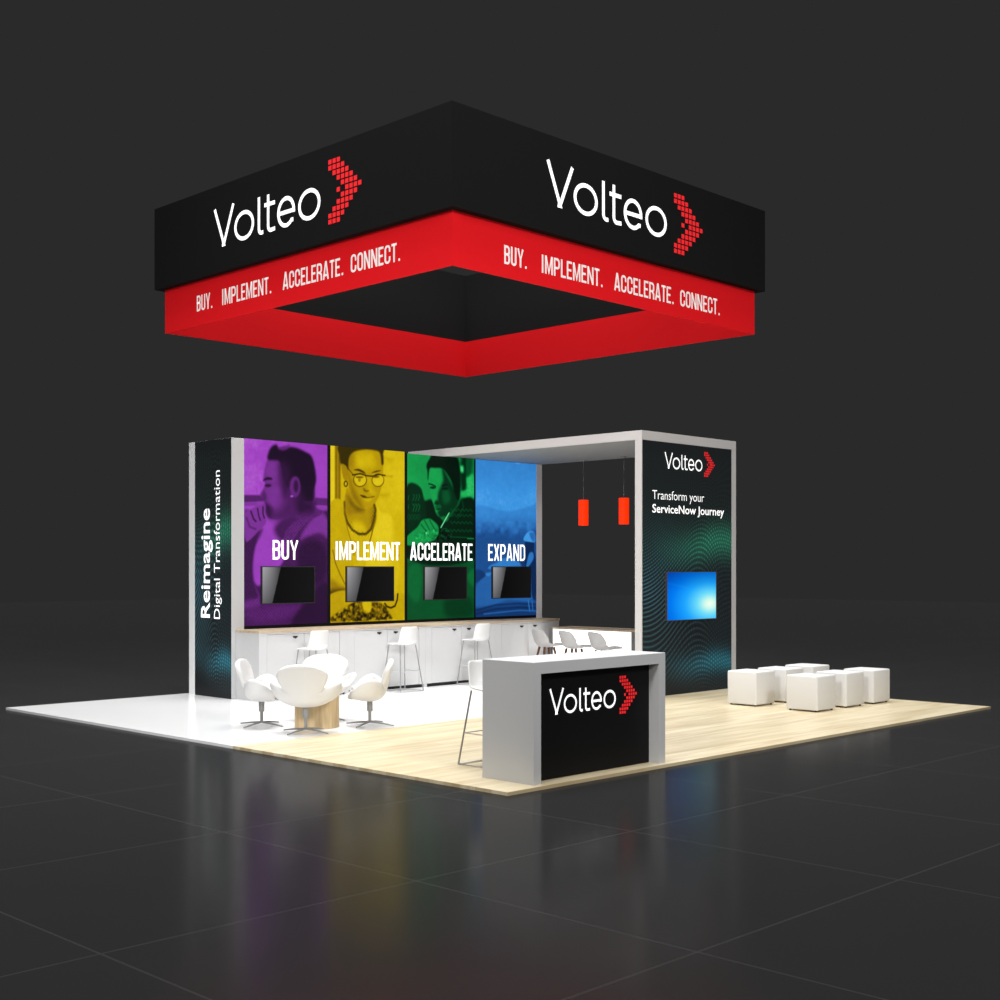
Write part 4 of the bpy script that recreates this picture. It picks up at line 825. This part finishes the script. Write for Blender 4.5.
# ------------------------------------------------------------------ shell stools at the lit bar
sc = None
for y, lab in ((6.90, 'low backed white shell seat nearest the cabinets, on dark wooden legs'), (6.31, 'low backed white shell seat in the middle of the three at the lit bar'), (5.70, 'low backed white shell seat nearest the dotted tower, at the lit bar')):
    l0 = (8.02, y, 0)
    if sc is None:
        sc = thing('shell_stool', lab, 'stool', l0, -PI*.60, 'white shell stools at the lit bar')
        v, f = shell([(0, .27), (.12, .235), (.35, .07), (.55, -.07), (.68, -.14), (.82, -.18), (1, -.215)],
                     [(0, .60), (.12, .575), (.35, .555), (.55, .55), (.68, .585), (.82, .69), (1, .835)],
                     [(0, .17), (.1, .20), (.4, .22), (.6, .235), (.8, .235), (.93, .225), (1, .185)],
                     [(0, -.01), (.2, .015), (.5, .06), (.65, .07), (.85, .0), (1, -.02)], [(0, -.02), (.4, 0), (.6, .03), (.8, .085), (1, .05)], 20, 10)
        MB().add(v, f, 0, True).build('seat_shell', M['shell_plastic'], sc, solid=.014, subsurf=1)
        for sx_ in (-1, 1):
            for sy_ in (-1, 1):
                MB().tube([(sx_*.085, sy_*.085, .54), (sx_*.185, sy_*.185, 0)], [.021, .013], 8).build('leg', M['dark_wood'], sc)['label'] = 'dark wooden leg'
        mb = MB()
        for a, b in (((-1, -1), (1, 1)), ((-1, 1), (1, -1))): mb.tube([(a[0]*.13, a[1]*.13, .30), (b[0]*.13, b[1]*.13, .30)], .005, 6)
        mb.build('brace', M['dark'], sc)
    else: dup(sc, l0, -PI*.60, lab)

# ------------------------------------------------------------------ cube ottomans
ot = None
for x, y, lab in ((6.905, 1.255, 'white cube ottoman at the near corner, frontmost of the six'), (7.63, 1.255, 'white cube ottoman in the front row, between two others'), (8.295, 1.23, 'white cube ottoman at the right end of the front row'),
               (6.94, 2.185, 'white cube ottoman nearest the dotted tower, left end of the group'), (7.63, 2.165, 'white cube ottoman in the middle of the back row'), (8.36, 2.19, 'white cube ottoman farthest back, showing little but its top')):
    if ot is None:
        ot = thing('cube_ottoman', lab, 'ottoman', (x, y, 0), 0, 'white cube ottomans on the wood floor')
        MB().rbox(0, .455, 0, .455, .018, .455, .018, 3).build('cushion', M['white_soft'], ot)
        for a in (.04, .415):
            for b in (.04, .415): MB().lathe([(.013, 0), (.016, .02)], 12, (a, b)).build('foot', M['foot'], ot)['label'] = 'small dark foot'
    else: dup(ot, (x, y, 0), 0, lab)

# ------------------------------------------------------------------ light
def area(name, loc, target, size, power, col=(1, 1, 1), spread=PI, sy=None):
    l = bpy.data.lights.new(name, 'AREA'); l.energy = power; l.size = size; l.color = col; l.spread = spread
    if sy: l.shape = 'RECTANGLE'; l.size_y = sy
    o = bpy.data.objects.new(name, l); COL.objects.link(o); o.location = loc
    o.rotation_euler = (Vector(target)-Vector(loc)).to_track_quat('-Z', 'Y').to_euler(); return o
area('overhead_light', (3.8, 5.6, 12.5), (3.6, 5.8, 0), 8, 680, spread=math.radians(115))
def spot(name, loc, target, power, half, radius):
    l = bpy.data.lights.new(name, 'SPOT'); l.energy = power; l.spot_size = math.radians(half*2); l.spot_blend = .7; l.shadow_soft_size = radius
    o = bpy.data.objects.new(name, l); COL.objects.link(o); o.location = loc
    o.rotation_euler = (Vector(target)-Vector(loc)).to_track_quat('-Z', 'Y').to_euler(); return o
spot('key_light', (-17, -4, 10.5), (4.5, 4.5, 2.8), 8800, 20, 2.)  # unseen spot behind the camera, added to lift the front faces
spot('fill_light', (-4, -17, 10.5), (4.5, 4.5, 2.8), 9300, 20, 2.)  # second unseen spot, added for the right-hand front faces
sl = bpy.data.lights.new('added_top_fill', 'SUN'); sl.energy = 2.9; sl.angle = .7  # no sun in the hall: added downward fill that evens the floor
so = bpy.data.objects.new('added_top_fill', sl); COL.objects.link(so); so.location = (4, 4, 15)
w = bpy.data.worlds.new('studio'); S.world = w; w.use_nodes = True
w.node_tree.nodes['Background'].inputs[0].default_value = (*rgb(42, 42, 42), 1); w.node_tree.nodes['Background'].inputs[1].default_value = 1.

# ------------------------------------------------------------------ camera
cd = bpy.data.cameras.new('camera'); cam = bpy.data.objects.new('camera', cd); COL.objects.link(cam)
cam.location = (-7.5809, -7.3571, 1.8298); cam.rotation_euler = (PI/2, 0, .775-PI/2)
cd.sensor_width = 36; cd.lens = 1297.2*36/1000; cd.shift_x = -.00178; cd.shift_y = .06768; cd.clip_end = 300
S.camera = cam
S.view_settings.view_transform = 'Standard'; S.view_settings.look = 'None'
